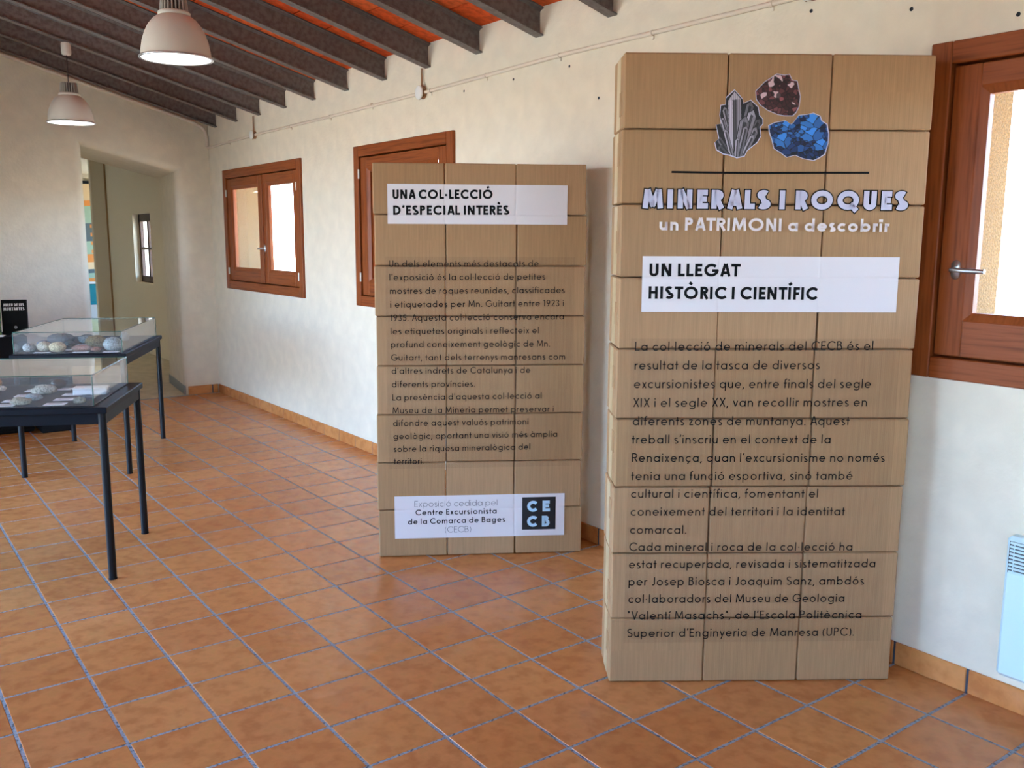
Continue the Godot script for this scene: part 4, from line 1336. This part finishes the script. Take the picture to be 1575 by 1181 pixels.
func build_case_contents() -> void:
	var back := Basis(Vector3.UP, TURN) * Vector3(0, 0, -0.035)
	var lb := "white printed label card lying among the rough minerals"
	var gp := "label cards in the case of rough minerals"
	for q in [[-2.561, -3.267], [-2.495, -3.387], [-2.431, -3.52], [-2.347, -3.68], [-2.77, -3.369], [-2.711, -3.481], [-2.638, -3.617], [-2.566, -3.765], [-2.443, -3.735]]:
		card(q[0] + back.x, q[1] + back.z, 0.098, 0.064, lb, gp)
	rock("mineral_sample", "pale beige blocky rock lying across the label cards", -2.532, -3.66, Vector3(0.125, 0.052, 0.06), 0.3, c8(206, 200, 182), 3, 0.14)
	rock("mineral_sample", "bluish grey flattish rock touching a white label card", -2.612, -3.49, Vector3(0.085, 0.036, 0.05), 0.1, c8(150, 162, 166), 4, 0.13)
	rock("mineral_sample", "rough greenish beige rock at the front of the label card case", -2.685, -3.375, Vector3(0.092, 0.04, 0.055), 0.4, c8(178, 174, 150), 5, 0.16)
	rock("mineral_sample", "small olive grey rock beside a dark mineral on its card", -2.44, -3.268, Vector3(0.06, 0.034, 0.045), 0.0, c8(150, 152, 136), 6, 0.15)
	rock("mineral_sample", "black shiny block of mineral at the back of the label card case", -2.437, -3.80, Vector3(0.072, 0.056, 0.05), 0.5, c8(30, 30, 34), 7, 0.1, true)
	rock("mineral_sample", "small orange and cream mineral chunk behind a white stone", -2.69, -4.08, Vector3(0.06, 0.05, 0.05), 0.0, c8(206, 164, 112), 8, 0.18)
	rock("mineral_sample", "small smooth white stone in the label card case", -2.71, -3.9, Vector3(0.075, 0.03, 0.045), 0.0, c8(232, 222, 206), 9, 0.08)
	rock("mineral_sample", "flat dark slate mineral resting on a card", -2.378, -3.372, Vector3(0.07, 0.022, 0.035), -0.4, c8(78, 86, 104), 10, 0.1)
	var bx := thing("white_box", "flat white plastic box standing beside the label cards", "box", Vector3(-2.335, TOP + 0.0052, -3.515), TURN)
	put("tray", box_mesh(Vector3(0.165, 0.03, 0.07), 0.006, Vector3(0, 0.015, 0)), M.card, bx)
	put("lid", box_mesh(Vector3(0.169, 0.010, 0.074), 0.004, Vector3(0, 0.035, 0)), M.white_plastic, bx)
	var data := [["large flat dark grey pebble at the back of the pebble case", -0.595, -0.64, 0.2, 0.085, 0.13, c8(98, 100, 104)], ["pale grey pebble against the end pane of the pebble case", -0.66, -0.13, 0.085, 0.066, 0.07, c8(176, 178, 176)], ["slate blue pebble behind a pale grey one", -0.645, -0.40, 0.10, 0.055, 0.07, c8(112, 122, 144)], ["pale beige elongated pebble beside a black speckled one", -0.565, -0.15, 0.1, 0.075, 0.08, c8(206, 196, 172)], ["cream pebble with black specks and an ochre end", -0.455, -0.09, 0.115, 0.078, 0.085, c8(214, 196, 156)], ["small blue grey pebble next to a shiny black stone", -0.535, -0.40, 0.08, 0.046, 0.06, c8(138, 148, 158)], ["shiny black stone between grey pebbles", -0.455, -0.38, 0.07, 0.052, 0.055, c8(34, 36, 40)], ["speckled grey pebble behind a white card", -0.41, -0.66, 0.135, 0.07, 0.085, c8(134, 138, 138)], ["big brown grainy pebble in the middle of the pebble case", -0.265, -0.36, 0.16, 0.095, 0.11, c8(152, 128, 88)], ["large egg shaped blue grey pebble by the side pane", -0.09, -0.12, 0.135, 0.105, 0.1, c8(168, 178, 178)], ["pale upright pebble at the back corner of the pebble case", -0.16, -0.78, 0.07, 0.075, 0.06, c8(190, 192, 192)], ["long pink sandstone pebble behind a label card", -0.305, -0.12, 0.14, 0.046, 0.07, c8(176, 134, 122)], ["small reddish pebble beside the long pink one", -0.2, -0.085, 0.07, 0.038, 0.045, c8(164, 112, 94)]]
	var k := 0
	var bs := Basis(Vector3.UP, TURN)
	for q in data:
		var p := T2 + bs * Vector3(q[1], 0, q[2])
		rock("pebble", q[0], p.x, p.z, Vector3(q[3], q[4], q[5]), 0.2 * sin(k * 2.3), q[6], 20 + k, 0.06, k == 6, "rounded pebbles in the glass case")
		k += 1
	for q in [[-0.55, -0.05], [-0.29, -0.045], [-0.085, -0.032], [-0.39, -0.5], [-0.44, -0.2]]:
		var p := T2 + bs * Vector3(q[0], 0, q[1])
		card(p.x, p.z, 0.105, 0.045 if q[1] > -0.1 else 0.06, "white label card lying in front of the rounded pebbles", "label cards in the pebble case")

# ------------------------------------------------------------------ lamps
func pendant(label: String, at: Vector3, hang: float, canopy_h := 0.098, energy := 0.04, tint := Color(1.0, 0.97, 0.92)) -> void:
	# at: centre of the rim; hang: height of the fixing point
	var o := thing("pendant_lamp", label, "lamp", at, 0.0, "bell shaped pendant lamps")
	var st := tool(true)
	var prof := [[0.181, 0.0], [0.1785, 0.012], [0.176, 0.04], [0.168, 0.085], [0.155, 0.125], [0.135, 0.165], [0.11, 0.196], [0.088, 0.212], [0.078, 0.218]]
	lathe(st, prof, 48)
	var inner := []
	for q in prof:
		inner.push_front([maxf(q[0] - 0.003, 0.0), q[1] - 0.001])
	lathe(st, inner, 48)
	put("shade", done(st), M.shade, o)
	st = tool(true)
	lathe(st, [[0.178, 0.004], [0.188, 0.005], [0.191, 0.0], [0.188, -0.005], [0.178, -0.004]], 48)
	put("rim", done(st), M.steel, o)
	st = tool(true)
	lathe(st, [[0.0, 0.003], [0.177, 0.003], [0.177, -0.0015], [0.0, -0.0015]], 48)
	put("light_diffuser", done(st), M.lamp_glow, o)
	st = tool(true)
	lathe(st, [[0.07, 0.212], [0.082, 0.214], [0.083, 0.232], [0.076, 0.238], [0.05, 0.238]], 40)
	put("collar", done(st), M.shade, o)
	st = tool(true)
	lathe(st, [[0.056, 0.236], [0.05, 0.318], [0.0, 0.322]], 32)
	var nk := put("heat_sink", done(st), M.cord, o)
	var fin := box_mesh(Vector3(0.016, 0.084, 0.0075), 0.002)
	for k in 22:
		var a := TAU * k / 22
		var fo := put("fin", fin, M.ribs, nk, Vector3(cos(a) * 0.061, 0.278, sin(a) * 0.061))
		fo.rotation = Vector3(0, -a, 0)
		fo.rotate_object_local(Vector3(0, 0, 1), 0.08)
	st = tool(true)
	tube(st, [Vector3(0, 0.315, 0), Vector3(0, hang - at.y - canopy_h + 0.01, 0)], 0.004, 8)
	put("cord", done(st), M.cord, o)
	st = tool(true)
	var y1 := hang - at.y
	lathe(st, [[0.0, y1 - canopy_h], [0.028, y1 - canopy_h], [0.036, y1 - canopy_h + 0.006], [0.038, y1 - canopy_h + 0.02], [0.038, y1 - 0.008], [0.034, y1], [0.0, y1]], 28)
	put("ceiling_canopy", done(st), M.shade, o)
	st = tool(true)
	tube(st, [Vector3(-0.05, -0.004, 0.15), Vector3(-0.046, -0.02, 0.16), Vector3(-0.03, -0.034, 0.168), Vector3(-0.008, -0.04, 0.17)], 0.0014, 6)
	put("spring_clip", done(st), M.steel, o)
	var l := AreaLight3D.new()
	l.name = "lamp_light"
	l.area_size = Vector2(0.31, 0.31)
	l.light_energy = energy
	l.light_color = tint
	l.area_range = 20.0
	l.shadow_enabled = true
	l.position = Vector3(0, -0.006, 0)
	l.rotation.x = -PI / 2
	o.add_child(l)

func build_lamps() -> void:
	pendant("bell shaped pendant lamp hanging over the case of rounded pebbles", Vector3(-1.655, 2.645, -6.95), 3.284)
	pendant("bell shaped pendant lamp hanging over the case of rough minerals", Vector3(-1.79, 2.645, -3.57), 3.475)
	pendant("bell shaped pendant lamp added unseen to light the passage behind the end wall", Vector3(-1.7, 2.35, -11.2), 2.945, 0.098, 0.07, Color(1.0, 0.9, 0.74))  # lamp added out of sight to brighten and warm the passage

func build_books() -> void:
	var o := thing("plinth", "black cloth covered plinth standing by the end wall", "plinth", Vector3(-2.55, 0, -7.55))
	put("body", box_mesh(Vector3(0.98, 0.85, 0.5), 0.006, Vector3(0, 0.425, 0)), M.black_cloth, o)
	put("cloth_hem", box_mesh(Vector3(0.99, 0.02, 0.51), 0.004, Vector3(0, 0.03, 0)), M.black_cloth, o)
	o = thing("storage_box", "low black storage box on the floor behind the pebble table", "box", Vector3(-1.895, 0, -7.35), 0.0)
	put("body", box_mesh(Vector3(0.26, 0.52, 0.4), 0.01, Vector3(0, 0.26, 0)), M.black_cloth, o)
	put("lid", box_mesh(Vector3(0.275, 0.04, 0.415), 0.008, Vector3(0, 0.54, 0)), M.table_black, o)
	# upright black book
	o = thing("book", "black upright book titled ARREU DE LES MUNTANYES on the black plinth", "book", Vector3(-2.125, 0.851, -7.46), -0.32)
	var up := holder("book_block", o)
	up.rotation.x = -0.1
	put("cover", span(Vector3(-0.1, 0, 0), Vector3(0.1, 0.305, 0.004), 0.0015), M.cover_black, up)
	put("cover", span(Vector3(-0.1, 0, -0.034), Vector3(0.1, 0.305, -0.030), 0.0015), M.cover_black, up)
	put("spine", span(Vector3(-0.1, 0, -0.034), Vector3(-0.096, 0.305, 0.004), 0.0015), M.cover_black, up)
	put("pages", span(Vector3(-0.095, 0.004, -0.030), Vector3(0.095, 0.301, 0.0)), M.paper, up)
	lettering(up, "title_line", "ARREU DE LES", [-0.083, 0.248, 0.079, 0.248], 0.025, 0.25, 0.005, M.white_print)
	lettering(up, "title_line", "MUNTANYES", [-0.083, 0.211, 0.081, 0.211], 0.028, 0.25, 0.005, M.white_print)
	var st := tool(true)
	lathe(st, [[0.0, 0.0012], [0.013, 0.001], [0.0135, 0.0]], 20)
	var d := put("cover_emblem", done(st), M.grey_print, up, Vector3(0.005, 0.063, 0.004))
	d.rotation.x = PI / 2
	o = thing("book", "book with a green and yellow leafy cover on the black plinth", "book", Vector3(-2.34, 0.851, -7.42), -0.3)
	up = holder("book_block", o)
	up.rotation.x = -0.12
	mat("cover_green", c8(116, 134, 62), 0.5)
	tri(M.cover_green, Vector3(8, 8, 8))
	M.cover_green.albedo_texture = noise_tex(33, 0.012, [[0.25, Color(0.3, 0.4, 0.3)], [0.5, Color(0.75, 0.85, 0.6)], [0.8, Color(1, 1, 0.7)]], 256, 3)
	put("cover", span(Vector3(-0.1, 0, 0), Vector3(0.1, 0.30, 0.004), 0.0015), M.cover_green, up)
	put("cover", span(Vector3(-0.1, 0, -0.024), Vector3(0.1, 0.30, -0.020), 0.0015), M.cover_green, up)
	put("pages", span(Vector3(-0.095, 0.004, -0.020), Vector3(0.095, 0.296, 0.0)), M.paper, up)
	o = thing("leaflet_pile", "small pile of white leaflets lying on the black plinth", "leaflets", Vector3(-2.32, 0.851, -7.345), 0.2)
	for k in 3:
		var s := put("leaflet", box_mesh(Vector3(0.15, 0.003, 0.1), 0.0005, Vector3(0, 0.0015 + k * 0.0031, 0)), M.paper, o, Vector3(0.01 * k, 0, -0.006 * k))
		s.rotation.y = 0.12 * k

func build_far_things() -> void:
	var o := thing("banner", "tall banner of orange and green abstract shapes hanging beyond the passage", "banner", Vector3(0.9, 0.55, -18.55))
	mat("b_cream", c8(244, 214, 168), 0.7)
	mat("b_orange", c8(240, 150, 70), 0.7)
	mat("b_green", c8(170, 196, 170), 0.7)
	mat("b_slate", c8(92, 108, 112), 0.7)
	put("cloth", span(Vector3(-0.6, 0.0, 0), Vector3(0.6, 2.2, 0.006), 0.001), M.b_cream, o)
	var bands := [["b_cream", 1.85, 2.2], ["b_orange", 1.74, 1.85], ["b_green", 1.40, 1.74], ["b_slate", 1.04, 1.40], ["b_green", 0.78, 1.04], ["b_orange", 0.62, 0.78], ["b_cream", 0.48, 0.62], ["b_slate", 0.40, 0.48], ["b_green", 0.3, 0.40], ["b_orange", 0.0, 0.3]]
	for q in bands:
		var st := tool()
		face(st, [Vector3(-0.59, q[1], 0.0075), Vector3(0.59, q[1] + 0.05, 0.0075), Vector3(0.59, q[2] + 0.05, 0.0075), Vector3(-0.59, q[2], 0.0075)] if q[2] < 2.1 else [Vector3(-0.59, q[1], 0.0075), Vector3(0.59, q[1] + 0.05, 0.0075), Vector3(0.59, q[2] - 0.02, 0.0075), Vector3(-0.59, q[2] - 0.02, 0.0075)], Vector3(0, 0, 1))
		put("colour_field", done(st), M[q[0]], o)
	for k in 4:
		put("colour_field", span(Vector3(-0.02, 0.82 + k * 0.17, 0.0075), Vector3(0.59, 0.89 + k * 0.17, 0.009)), M.b_orange, o)
	put("hanging_rail", span(Vector3(-0.65, 2.2, -0.01), Vector3(0.65, 2.26, 0.02), 0.004), M.leg_black, o)
	o = thing("plastic_crate", "teal plastic crate standing in the room beyond the passage", "crate", Vector3(0.72, 0.42, -17.4))
	mat("teal", c8(20, 140, 150), 0.4)
	put("bin", box_mesh(Vector3(0.5, 0.38, 0.3), 0.03, Vector3(0, 0.21, 0)), M.teal, o)
	put("foot_rim", box_mesh(Vector3(0.56, 0.05, 0.36), 0.015, Vector3(0, 0.025, 0)), M.teal, o)
	put("lid", box_mesh(Vector3(0.54, 0.03, 0.34), 0.01, Vector3(0, 0.41, 0)), M.white_plastic, o)
	o = thing("low_cabinet", "pale low cabinet under the teal crate beyond the passage", "cabinet", Vector3(0.75, 0, -17.45))
	put("body", box_mesh(Vector3(1.0, 0.40, 0.5), 0.006, Vector3(0, 0.20, 0)), M.white_plastic, o)
	put("top", box_mesh(Vector3(1.04, 0.02, 0.54), 0.004, Vector3(0, 0.41, 0)), M.white_plastic, o)
